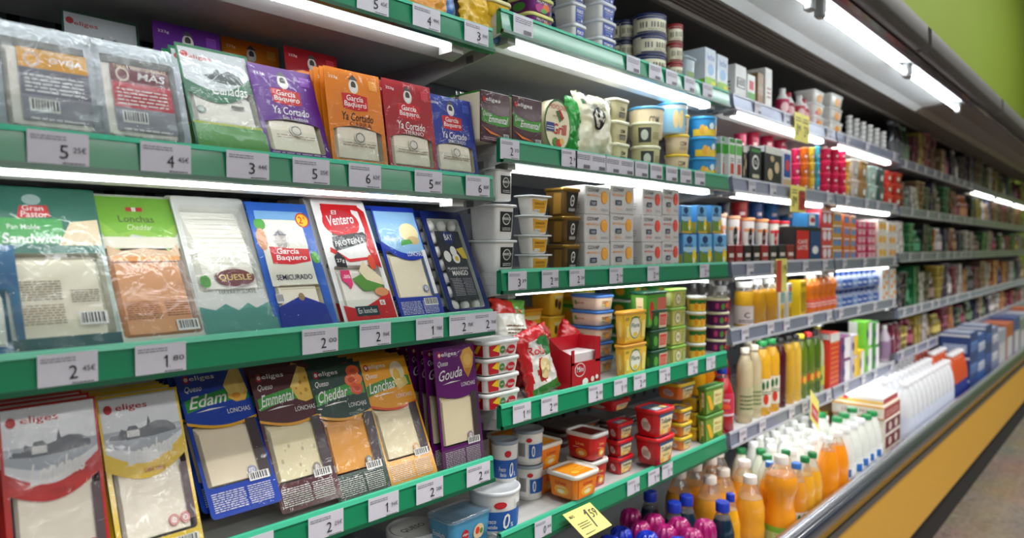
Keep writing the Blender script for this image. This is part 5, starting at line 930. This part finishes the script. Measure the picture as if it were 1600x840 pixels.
for j, px in enumerate((1137, 1150, 1163, 1177, 1190, 1203, 1217, 1230)):
    col = ((110, 20, 30), (150, 24, 36), (30, 28, 30), (34, 30, 30), (150, 26, 36), (30, 40, 36), (40, 36, 40), (130, 30, 30))[j]
    stk(BX('yogurt_two_pack', col, [R(.15, .4, .85, .6, (220, 210, 200)), L(.2, .15, .8, .3, 2, (200, 180, 160))]), 3 if px > 1145 else 3, 2, px, px+11, 382, 1, ('maroon', 'crimson', 'black', 'charcoal', 'cherry', 'greenish black', 'dark grey', 'dark red')[j]+' small pack in front of the lidded cups', 'on the third shelf', 'yogurt pack', D=.045, X0=max(BAYS[3][0]+.002, xat(px, 1.012, 1.47)))
for j, (a, e, c, nm, yt) in enumerate(((1120, 1140, (24, 30, 60), 'navy', 316), (1141, 1168, (206, 50, 60), 'coral red', 315), (1168, 1192, (40, 90, 170), 'blue', 316), (1192, 1216, (50, 130, 206), 'bright blue', 318), (1216, 1240, (50, 140, 214), 'sky blue', 320), (1240, 1262, (50, 120, 190), 'azure', 330))):
    rstk(FR(c), 3, 2, a, e, yt, 3, nm+' large pot', 'at the back of the third shelf', 'yogurt pot', Y=1.22)
_, _, Hc, _ = stk(BX('coffee_box', (26, 24, 28), [R(.04, .1, .5, .9, (206, 30, 40)), T('CAFÉ', .27, .6, .36, .14, WH), T('LATTE', .27, .42, .36, .12, WH), R(.54, .1, .96, .9, (30, 70, 120)), E_(.75, .35, .12, .12, WH)]), 3, 2, 1242, 1283, 353, 1, 'black tray of red and blue coffee drinks', 'on the third shelf', 'box', D=.08)
stk(BX('yogurt_multipack', (50, 130, 190), [R(.1, .1, .6, .9, WH), E_(.4, .5, .2, .2, RED)]), 3, 2, 1262, 1280, 332, 1, 'pale blue multipack lying on the coffee tray', '', 'yogurt pack', D=.06, z=z33+Hc+.0015)
for j, (c, rg, col, c2, yt, n, nm) in enumerate(((1284, 1299, (206, 60, 70), (226, 226, 230), 326, 3, 'red and white'), (1301, 1315, (206, 150, 60), (70, 140, 200), 330, 4, 'orange and blue'), (1318, 1327, (226, 120, 60), (80, 150, 210), 334, 4, 'orange sky-blue'), (1329, 1337, (226, 140, 50), (60, 160, 220), 336, 4, 'tangerine and blue'), (1339, 1353, (200, 26, 90), (240, 180, 200), 344, 5, 'magenta dotted'), (1355, 1368, (206, 30, 100), (244, 190, 210), 345, 5, 'pink dotted'), (1372, 1385, (232, 226, 214), (244, 180, 40), 342, 3, 'white and yellow'), (1388, 1400, (226, 226, 220), (244, 170, 40), 346, 3, 'cream and amber'))):
    stk(BX('yogurt_multipack', col, [E_(.3, .5, .2, .3, c2), E_(.75, .5, .18, .3, c2), R(0, .85, 1, .95, WH)], [R(.1, .2, .9, .8, c2)]), 3 if rg < 1316 else 4, 2, c, rg, yt, n, nm+' yogurt multipack', 'on the third shelf', 'yogurt pack', D=.09)
# fourth shelf (drinks)
def onsh(t, px, b, r, lab, cat='bottle', Y=1.05, grp=None, jit=0):
    zz = dz(b, r); t.location = (xat(px, Y, zz+.05), Y, zz+.001); tag(t, lab, cat, grp); return t
hh = .125
for j, px in enumerate((1083, 1098, 1112, 1124, 1134)):
    onsh(bottle('small_red_bottle', .021, .14, 'slim', (170, 16, 30), (206, 208, 212), fill=.55, nseg=16), px, 3, 3, 'small red drink bottle with silver top, %s behind the white-lidded bowls' % nth[j], Y=1.30+.012*(j % 2), grp='small red bottles with silver tops')
onsh(bottle('juice_jar', .024, .15, 'jar', (200, 20, 30), (226, 226, 226), fill=.7), 1141, 3, 3, 'short red jar left of the yellow juice jar', Y=1.05).location.x = BAYS[3][0]+.026
onsh(bottle('juice_jar', .033, .155, 'jar', (236, 180, 40), (236, 236, 232), fill=.86, labc=(222, 206, 200), labz=(.05, .5), lab=[T('C', .5, .5, .2, .3, (60, 50, 60)), L(.2, .1, .8, .3, 2, BK)]), 1162, 3, 3, 'yellow juice jar with pale label', Y=1.06)
for j, px in enumerate((1181, 1200)): onsh(bottle('gold_juice_bottle', .036, .160, 'square', (206, 150, 24), (232, 234, 230), fill=.84), px, 3, 3, 'golden juice bottle with white cap, ' + ('left of the pair', 'right of the pair')[j], Y=1.06)
for j, px in enumerate((1213, 1225)): onsh(carton('pineapple_carton', .036, .045, .14, (226, 226, 220), [R(0, 0, 1, .45, (240, 190, 30)), E_(.3, .2, .14, .16, (150, 110, 20)), E_(.7, .2, .14, .16, (150, 110, 20)), R(0, .5, 1, .75, (90, 170, 150)), E_(.5, .85, .3, .08, (226, 90, 60)), L(.1, .52, .9, .72, 4, WH)]), px, 3, 3, 'carton with pineapples, %s beneath the red and yellow price card' % ('left', 'right')[j], 'carton', Y=1.04)
onsh(carton('banana_carton', .062, .05, .145, (240, 200, 30), [T('NONO', .5, .88, .8, .1, (30, 60, 50)), E_(.25, .4, .08, .3, (60, 60, 50)), E_(.5, .4, .08, .3, (60, 60, 50)), E_(.75, .4, .08, .3, (60, 60, 50)), E_(.27, .4, .05, .24, (244, 210, 50)), E_(.52, .4, .05, .24, (244, 210, 50)), E_(.77, .4, .05, .24, (244, 210, 50))]), 1245, 3, 3, 'yellow carton with black banana shapes', 'carton', Y=1.05)
for j in range(5): onsh(bottle('orange_drink_bottle', .030, .165, 'waist', (244, 130, 30), (240, 236, 226), solid=True, labc=(232, 90, 50), labz=(.15, .4), lab=[L(.1, .2, .9, .8, 2, WH)]), 1262+j*8.5, 3 if j < 4 else 4, 3, 'orange drink bottle with white cap, %s in the row' % nth[j], Y=1.05)
for j in range(9):
    px = 1307+j*8.2; x = xat(px, 1.05, 1.28)
    for k in range(2):
        t = bottle('drinking_yogurt_bottle', .024, .082, 'slim', (150, 160, 190), (40, 80, 160), solid=True, labc=(40, 84, 160) if j % 3 else (120, 150, 190), labz=(.1, .65), lab=[R(.3, .3, .6, .6, (190, 200, 220))], nseg=14)
        t.location = (x, 1.05, dz(4, 3)+.001+k*.083); tag(t, 'small blue and white yogurt drink, %s row, %s from the left' % (('lower', 'upper')[k], nth[j] if j < 8 else 'last'), 'bottle', 'blue and white yogurt drinks')
for j, (c, rg) in enumerate(((1378, 1388), (1391, 1400))):
    stk(BX('yogurt_multipack', (230, 230, 226), [E_(.3, .3, .2, .2, (240, 150, 30)), E_(.7, .7, .2, .2, (240, 150, 30))]), 4, 3, c, rg, 420, 3, 'white and orange yogurt pack', ('left', 'right')[j]+' stack right of the blue drinks', 'yogurt pack', D=.08)
# fifth shelf (tall bottles)
SUN = [R(0, .1, 1, .95, (206, 50, 80)), T('Sunny', .45, .72, .4, .2, WH, .1, .02), E_(.5, .38, .16, .2, (240, 90, 60)), R(.2, .05, .8, .14, (240, 210, 220))]
onsh(bottle('strawberry_drink_bottle', .040, .215, 'juice', (190, 24, 40), (20, 60, 180), fill=.9, labc=(206, 60, 90), labz=(.28, .66), lab=SUN), 1144, 3, 4, 'red strawberry drink bottle with pink label and blue cap', Y=1.05).location.x = BAYS[3][0]+.044
for j, (px, c) in enumerate(((1088, (244, 180, 20)), (1103, (240, 150, 20)), (1117, (200, 20, 36)), (1127, (206, 24, 40)))): onsh(bottle('fruit_drink_bottle', .035, .235, 'juice', c, (20, 50, 190), fill=.86), px, 3, 4, ('yellow', 'orange', 'crimson', 'red')[j]+' drink bottle with blue cap behind the corn tubs', Y=1.20)
for j, (px, Y) in enumerate(((1163, 1.05), (1177, 1.06), (1168, 1.14), (1182, 1.15))): onsh(bottle('cloudy_juice_bottle', .028, .262, 'square', (216, 200, 160), (236, 228, 206), fill=.95, labc=(196, 192, 150), labz=(.12, .5), lab=[L(.2, .2, .8, .8, 4, (90, 120, 70))]), px, 3, 4, ('cloudy pale juice bottle, front left', 'cloudy pale juice bottle, front right', 'cloudy pale juice bottle, rear left', 'cloudy pale juice bottle, rear right')[j]+' of four', Y=Y)
FRT = [E_(.3, .25, .08, .18, (214, 50, 30)), E_(.55, .28, .1, .18, (214, 60, 40)), E_(.45, .75, .05, .15, (40, 110, 60)), E_(.6, .8, .05, .15, (40, 110, 60)), L(.2, .45, .8, .6, 2, (90, 120, 80))]
for j, px in enumerate((1189, 1203)): onsh(bottle('orange_juice_bottle', .034, .272, 'square', (240, 180, 40), (30, 140, 70), fill=.93, labc=(232, 226, 206), labz=(.12, .52), lab=FRT), px, 3, 4, 'orange juice bottle with fruit label and green cap, %s of two' % ('left', 'right')[j], Y=1.055)
for j, (px, Y, c, nm) in enumerate(((1217, 1.055, (84, 14, 30), 'dark red juice bottle next to the yellow ones'), (1212, 1.14, (90, 16, 30), 'dark red juice bottle one place further back'), (1230, 1.055, (226, 176, 50), 'yellow smoothie bottle, left one of two'), (1241, 1.055, (232, 190, 70), 'yellow smoothie bottle, right one of two'))): onsh(bottle('smoothie_bottle', .0265, .265, 'square', c, (40, 36, 34), fill=.93, labc=None), px, 3, 4, nm, Y=Y)
for j, (px, c, cp) in enumerate(((1249, (106, 130, 30), (232, 220, 60)), (1261, (96, 126, 30), (226, 50, 50)), (1271, (80, 110, 26), (40, 40, 36)))):
    onsh(bottle('green_smoothie_bottle', .029, .262, 'square', c, cp, fill=.93, labc=(120, 130, 50), labz=(.2, .42), lab=[E_(.4, .5, .1, .3, (226, 80, 50)), E_(.6, .5, .1, .3, (240, 180, 60))]), px, 3, 4, 'green smoothie bottle with %s cap' % ('yellow', 'red', 'dark')[j], Y=1.055)
onsh(bottle('pale_juice_bottle', .030, .285, 'slim', (200, 206, 160), (240, 226, 60), fill=.8, labc=(200, 200, 90), labz=(.1, .4), lab=[E_(.5, .4, .12, .2, (40, 130, 80))]), 1276, 3, 4, 'pale juice bottle with bright yellow cap beside the red carton', Y=1.055)
stk(BX('juice_carton', (214, 50, 30), [L(.1, .1, .9, .9, 9, (240, 140, 60)), R(0, .85, 1, 1, (226, 226, 220))], [R(0, .9, 1, 1, WH)]), 4, 4, 1296, 1311, 522, 1, 'red juice carton with white top', 'on the fifth shelf', 'carton', D=.09)
for j, (c, rg, yt, col, c2, n, nm) in enumerate(((1313, 1328, 527, (120, 60, 110), (240, 236, 240), 2, 'purple and white dairy carton'), (1330, 1340, 524, (206, 200, 210), (240, 200, 60), 2, 'grey carton with yellow corner'), (1342, 1350, 548, (240, 200, 60), (240, 240, 240), 1, 'yellow and white carton'), (1352, 1362, 503, (120, 206, 60), (240, 244, 240), 2, 'lime and white milk carton'), (1364, 1373, 504, (60, 150, 60), (240, 240, 240), 2, 'green and white milk carton'))):
    stk(BX('dairy_carton', col, [R(.4, .05, 1, .95, c2), E_(.3, .5, .15, .2, (60, 50, 120))], [R(0, 0, .5, 1, c2)]), 4, 4, c, rg, yt, n, nm, 'fifth shelf, fourth bay', 'carton', D=.08)
for j, px in enumerate((1381, 1389, 1397)): onsh(bottle('milk_drink_bottle', .026, .2, 'milk', (200, 186, 200), (236, 236, 236), solid=True, labc=(150, 120, 150), labz=(.1, .6)), px, 4, 4, 'pinkish grey milk drink bottle with white cap, %s of three' % ('left', 'middle', 'right')[j])
# ------------------------------------------------------------------ dim far bays: cartons, tubs and bottles, each its own
rf = random.Random(11)
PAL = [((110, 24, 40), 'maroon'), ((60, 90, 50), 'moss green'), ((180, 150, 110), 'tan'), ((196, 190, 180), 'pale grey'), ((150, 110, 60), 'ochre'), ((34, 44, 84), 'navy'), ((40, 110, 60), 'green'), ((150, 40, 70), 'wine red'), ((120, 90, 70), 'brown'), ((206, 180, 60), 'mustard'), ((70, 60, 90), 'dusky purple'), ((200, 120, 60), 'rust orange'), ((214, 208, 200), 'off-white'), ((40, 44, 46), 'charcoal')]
PAL = [(tuple(int(v*.74) for v in c), n) for c, n in PAL]  # whole palette darkened, the dim light of these bays put into the colours
protos = {}
DES = [lambda c, d: [R(.1, .55, .9, .9, d), R(.2, .62, .8, .7, c), E_(.5, .28, .3, .2, d)], lambda c, d: [E_(.3, .7, .2, .2, d), E_(.7, .3, .2, .2, d), R(0, .45, 1, .55, (150, 140, 120))], lambda c, d: [R(.1, .1, .4, .9, d), R(.55, .1, .85, .5, (160, 150, 130)), R(.55, .6, .85, .9, (130, 60, 40))], lambda c, d: [R(0, .8, 1, 1, (40, 36, 36)), E_(.5, .42, .32, .3, (170, 160, 140)), E_(.5, .42, .2, .18, c)]]
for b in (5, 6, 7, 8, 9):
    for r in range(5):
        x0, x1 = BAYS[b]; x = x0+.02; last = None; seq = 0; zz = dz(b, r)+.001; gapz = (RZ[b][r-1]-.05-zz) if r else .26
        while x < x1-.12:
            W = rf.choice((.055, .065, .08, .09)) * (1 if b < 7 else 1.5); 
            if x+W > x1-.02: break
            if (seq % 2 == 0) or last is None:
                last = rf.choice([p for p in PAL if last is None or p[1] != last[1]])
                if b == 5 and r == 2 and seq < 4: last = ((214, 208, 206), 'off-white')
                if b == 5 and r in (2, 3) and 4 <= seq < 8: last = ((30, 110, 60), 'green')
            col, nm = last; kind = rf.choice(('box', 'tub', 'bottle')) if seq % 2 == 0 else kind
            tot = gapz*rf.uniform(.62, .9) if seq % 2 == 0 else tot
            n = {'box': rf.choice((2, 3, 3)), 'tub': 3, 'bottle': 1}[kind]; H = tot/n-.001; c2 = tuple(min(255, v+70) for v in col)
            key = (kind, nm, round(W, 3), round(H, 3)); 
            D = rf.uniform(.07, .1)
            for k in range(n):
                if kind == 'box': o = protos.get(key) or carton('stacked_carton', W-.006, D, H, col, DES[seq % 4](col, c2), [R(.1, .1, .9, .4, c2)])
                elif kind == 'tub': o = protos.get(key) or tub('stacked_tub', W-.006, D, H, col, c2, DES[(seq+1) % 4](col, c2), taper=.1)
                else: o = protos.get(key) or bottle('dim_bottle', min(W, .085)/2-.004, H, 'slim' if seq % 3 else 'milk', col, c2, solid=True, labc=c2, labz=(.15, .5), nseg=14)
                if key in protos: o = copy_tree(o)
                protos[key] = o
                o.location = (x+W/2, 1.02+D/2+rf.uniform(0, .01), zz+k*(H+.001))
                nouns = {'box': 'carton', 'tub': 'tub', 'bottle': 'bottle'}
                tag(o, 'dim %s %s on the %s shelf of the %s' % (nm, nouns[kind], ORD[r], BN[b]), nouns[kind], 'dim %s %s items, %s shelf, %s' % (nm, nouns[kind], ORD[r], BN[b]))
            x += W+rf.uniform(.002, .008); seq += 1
# ------------------------------------------------------------------ bottles standing in the lowest deck
ZD = .5365
def deck(px, py, H, mk_, lab, cat='bottle', grp=None, yaw=0, proto=None):
    p = at(px, py, Z=ZD+H); t = copy_tree(proto) if proto else mk_(); t.location = (p.x, p.y, ZD); t.rotation_euler.z = yaw; tag(t, lab, cat, grp); return t
used = []
def deck_row(pts, H, Rr, mk_, base, cat='bottle', words=None, grp=None):
    pr = None
    for i, (px, py) in enumerate(pts):
        p = at(px, py, Z=ZD+H); x, y = p.x, p.y
        for _ in range(60):        # nudge apart what would touch
            mv = False
            for (ux, uy, ur) in used:
                d = math.hypot(x-ux, y-uy); m_ = ur+Rr+.0012
                if d < m_:
                    if d < 1e-4: d, ux = 1e-4, ux-1e-4
                    x += (x-ux)/d*(m_-d); y += (y-uy)/d*(m_-d); mv = True
            y = min(1.49-Rr, max(.815+Rr, y)); x = min(x, 3.262-Rr)
            if not mv: break
        if any(math.hypot(x-ux, y-uy) < ur+Rr-.001 for ux, uy, ur in used): continue
        used.append((x, y, Rr))
        t = copy_tree(pr) if pr else mk_(); pr = pr or t
        t.location = (x, y, ZD); t.rotation_euler.z = R0.uniform(-.25, .25); tag(t, (words[i] if words else base), cat, grp or base)
OJ = lambda: bottle('orange_juice_bottle', .047, .235, 'juice', (240, 166, 44), (226, 216, 204), fill=.76, cap_h=.02, capr=.0215)
deck_row([(1225, 712)], .29, .052, lambda: bottle('orange_juice_bottle', .052, .29, 'waist', (244, 156, 30), (232, 224, 214), fill=.84, cap_h=.022, labc=(130, 190, 60), labz=(.05, .26), lab=[R(0, 0, 1, .7, (206, 226, 150)), T('ZUMO', .5, .4, .4, .5, (200, 40, 60), 0, .03)]), '', words=['large waisted orange juice bottle with lime label by the rail'])
MB_ = lambda: bottle('dark_drink_bottle', .036, .215, 'juice', (10, 40, 60), (24, 56, 176), fill=.84, cap_h=.024, capr=.0205)
deck_row([(1129, 783)], .215, .036, MB_, '', words=['dark blue drink bottle with blue cap, closest to the rail'])
RB = lambda c: (lambda: ribbed('ribbed_drink_bottle', .034, .195, c))
deck_row([(986, 795), (1020, 803), (1054, 808), (1091, 811), (1002, 813), (1040, 820), (1078, 826)], .195, .0350, RB((170, 26, 110)), 'magenta ribbed drink bottle in the cluster under the tub shelf')
deck_row([(975, 822), (1011, 830), (957, 834), (995, 842), (1060, 840), (1030, 848), (1092, 846), (935, 850)], .195, .0350, RB((26, 56, 190)), 'bright blue ribbed drink bottle in the cluster under the tub shelf')
deck_row([(1016, 767), (1040, 790), (1069, 775), (1101, 797)], .215, .036, MB_, '', words=['dark blue drink bottle, leftmost beneath the tub shelf', 'dark blue drink bottle behind the blue ribbed bottles', 'dark blue drink bottle right before the orange bottles', 'dark blue drink bottle right behind the magenta ribbed ones'])
deck_row([(1141, 768)], .225, .030, lambda: bottle('orange_drink_bottle', .030, .22, 'juice', (244, 170, 20), (24, 56, 176), fill=.84, cap_h=.02), '', words=['slim yellow drink bottle with dark blue cap'])
deck_row([(1062, 734), (1087, 723), (1110, 714), (1122, 702), (1123, 730), (1109, 743), (1163, 718), (1170, 742), (1184, 731)], .235, .047, OJ, '', words=['orange juice bottle, leftmost of the white-capped group', 'orange juice bottle, second of the back row of the white-capped group', 'orange juice bottle, third of the back row of the white-capped group', 'orange juice bottle, farthest back of the white-capped group', 'orange juice bottle in the middle of the white-capped group', 'orange juice bottle at the front left of the white-capped group', 'orange juice bottle behind the two nearest white-capped ones', 'orange juice bottle left of the large waisted one', 'orange juice bottle tucked behind the left neighbour of the waisted one'], grp='orange juice bottles with white caps')
deck_row([(1259, 713), (1270, 706), (1228, 702)], .255, .034, lambda: bottle('orange_juice_bottle', .034, .255, 'slim', (236, 170, 40), (20, 120, 60), fill=.8), '', words=['yellow juice bottle with green cap, front of three', 'yellow juice bottle with green cap, right rear of three', 'yellow juice bottle with green cap, left rear of three'])
deck_row([(1247, 723)], .25, .036, lambda: bottle('orange_juice_bottle', .036, .25, 'slim', (226, 150, 40), (50, 110, 190), fill=.8, labc=(230, 226, 220), labz=(.1, .4), lab=FRT), '', words=['juice bottle with light blue cap next to the green-capped ones'])
deck_row([(1200, 720), (1150, 716)], .24, .034, lambda: bottle('orange_juice_bottle', .034, .24, 'slim', (240, 160, 30), (50, 110, 190), fill=.8), '', words=['orange juice bottle with light blue cap behind the waisted one', 'orange juice bottle with light blue cap near the shelf'])
deck_row([(1148, 700), (1188, 701), (1207, 708)], .24, .034, lambda: bottle('milk_bottle', .034, .24, 'milk', (226, 232, 214), (20, 120, 60), solid=True), '', words=['white bottle with green cap, leftmost by the lower shelf edge', 'white bottle with green cap, middle one behind the orange juice', 'white bottle with green cap, right one behind the orange juice'])
deck_row([(1297, 683), (1311, 674)], .27, .040, lambda: bottle('orange_juice_bottle', .040, .27, 'juice', (246, 150, 16), (234, 232, 226), fill=.86), '', words=['tall orange juice bottle left of the milk bottles', 'tall orange juice bottle touching the front milk bottle'])
MLK = [R(.25, .1, .75, .85, (240, 242, 242)), R(.40, .55, .62, .80, (40, 110, 190)), T('leche', .5, .3, .36, .18, (30, 80, 170), .2, .02), P([(.25, .3), (.36, .55), (.34, .2)], (30, 130, 70)), R(.25, .12, .75, .15, (30, 140, 60))]
MLB = lambda c: (lambda: bottle('milk_bottle', .041, .27, 'milk', (228, 230, 222), c, solid=True, labc=(230, 232, 226), labz=(.10, .55), lab=MLK))
deck_row([(1325, 668), (1336, 661), (1347, 654)], .27, .041, MLB((236, 238, 240)), '', words=['milk bottle with white cap, nearest of the rail row', 'milk bottle with white cap, second of the rail row', 'milk bottle with white cap, third of the rail row'])
deck_row([(1358, 648), (1367, 643), (1375, 638), (1352, 640), (1362, 634), (1334, 648), (1322, 652), (1344, 644), (1294, 646)], .27, .041, MLB((20, 140, 70)), 'milk bottle with green cap standing among the others near the rail')
wc = []
for i in range(7):
    for j in range(7): wc.append((1158+i*20+j*9, 712-i*7-j*11.5+(i*i)*.3))
deck_row([p for p in wc if p[1] < 700 and p[0] < 1300][:36], .24, .036, lambda: bottle('milk_bottle', .036, .24, 'milk', (232, 232, 224), (240, 240, 238), solid=True, labc=(236, 236, 230), labz=(.12, .55)), 'white bottle with white cap in the crowd behind the orange juice')
def dbox(x0, y0, W, D, H, z, fn, lab, cat='box', grp=None, rz=0):
    t = fn(W, D, H); t.location = (x0+W/2, y0+D/2, z); t.rotation_euler.z = rz; tag(t, lab, cat, grp); return t
TR = [R(0, .85, 1, 1, (230, 170, 60)), R(.08, .2, .92, .7, (230, 222, 210)), T('LECHE FRESCA', .55, .5, .7, .3, (110, 50, 50)), R(0, 0, 1, .08, (200, 130, 80))]
x0_ = at(1385, 700, Y=.84).x
for k in range(3): dbox(x0_+.0, .845, .24, .22, .065, ZD+k*.0665, BX('dessert_tray', (226, 216, 200), [R(0, .1, 1, .95, (110, 24, 44)), E_(.3, .5, .1, .3, (220, 200, 180)), E_(.7, .5, .1, .3, (220, 200, 180))], [R(.1, .2, .5, .8, (240, 150, 90)), E_(.8, .5, .1, .3, (240, 200, 60))]), ('lowest white and maroon dessert tray by the rail', 'middle white and maroon dessert tray by the rail', 'third white and maroon dessert tray from the deck')[k], 'dessert tray')
dbox(x0_-.005, .85, .26, .22, .06, ZD+.2005, BX('dessert_tray', (226, 214, 196), [R(0, 0, 1, .9, (170, 50, 60)), L(.1, .2, .9, .7, 3, (230, 200, 180))], TR), 'wide cream tray with dark lettering lying on the dessert trays', 'dessert tray')
dbox(x0_+.02, .86, .23, .2, .03, ZD+.261, BX('dessert_tray', (230, 226, 222), [R(0, .1, 1, .9, (190, 60, 70))], [R(0, .0, 1, .5, (226, 190, 90)), E_(.2, .6, .06, .3, (200, 50, 60))]), 'topmost white tray with red front on the cream tray', 'dessert tray')
dbox(x0_+.0, 1.09, .25, .25, .2, ZD, BX('shipping_box', (196, 150, 60), [], [R(.1, .1, .9, .9, (226, 220, 210))]), 'yellow and white box behind the dessert trays', 'box')
# film-wrapped milk packs further on
def bpack(nx, ny, R_, H, prof, col, cap, labc, lab, fn, x0, y0, zone):
    pr = None
    for i in range(nx):
        for j in range(ny):
            t = copy_tree(pr) if pr else bottle(fn, R_, H, prof, col, cap, solid=True, labc=labc, labz=(.12, .5), nseg=14); pr = pr or t
            t.location = (x0+R_+i*(2*R_+.002), y0+R_+j*(2*R_+.002), zone); tag(t, lab, 'bottle', lab+' pack')
bpack(11, 6, .045, .312, 'milk', (226, 228, 232), (240, 240, 242), (210, 216, 230), 'white-capped milk bottle in the large crowd beyond the dessert trays', 'milk_bottle', x0_+.34, .82, ZD)
bpack(4, 6, .045, .335, 'milk', (206, 84, 40), (234, 234, 236), (30, 50, 130), 'orange-brown milkshake bottle with white cap in the block before the blue cases', 'milkshake_bottle', x0_+.36+11*.092, .82, ZD)
xb = x0_+.38+15*.092
for i in range(4):
    for j in range(2):
        for k in range(3):
            if j and k == 2: continue
            dbox(xb+i*.27, .82+j*.20, .26, (.165, .26)[j], .14-.012*(i % 2), ZD+k*(.141-.012*(i % 2)), BX('drink_case', ((30, 60, 120), (40, 84, 150), (36, 60, 110), (110, 120, 150))[i], [R(.05, .15, .95, .6, ((90, 130, 190), (200, 210, 226), (60, 100, 170), (220, 220, 226))[i]), L(.1, .2, .9, .5, 3, (30, 40, 90))], [R(.1, .1, .9, .5, (160, 180, 210)), R(0, .85, 1, .95, (220, 224, 230))], [R(.05, .05, .95, .95, (150, 160, 176))]), '%s drink case, %s layer, %s row, in the far deck' % (('navy', 'mid blue', 'slate blue', 'grey-blue')[i], ('lower', 'middle', 'upper')[k], ('rail', 'rear')[j]), 'drink case')
for i in range(8):
    for j in range(2):
        c, nm = (((150, 156, 170), 'silver grey'), ((170, 90, 50), 'orange brown'), ((60, 80, 130), 'dull blue'), ((120, 130, 120), 'grey green'))[i % 4]
        dbox(xb+1.1+i*.38, .82+j*.20, .35, (.165, .26)[j], .34-.05*j+.02*(i % 3)*(1-j), ZD, BX('stacked_case', c, [R(.1, .2, .9, .7, (190, 190, 190))], [R(.1, .2, .9, .7, (190, 190, 190))]), '%s case in the distant end of the deck, %s row, %s along' % (nm, ('rail', 'rear')[j], nth[i] if i < 8 else 'last'), 'case')
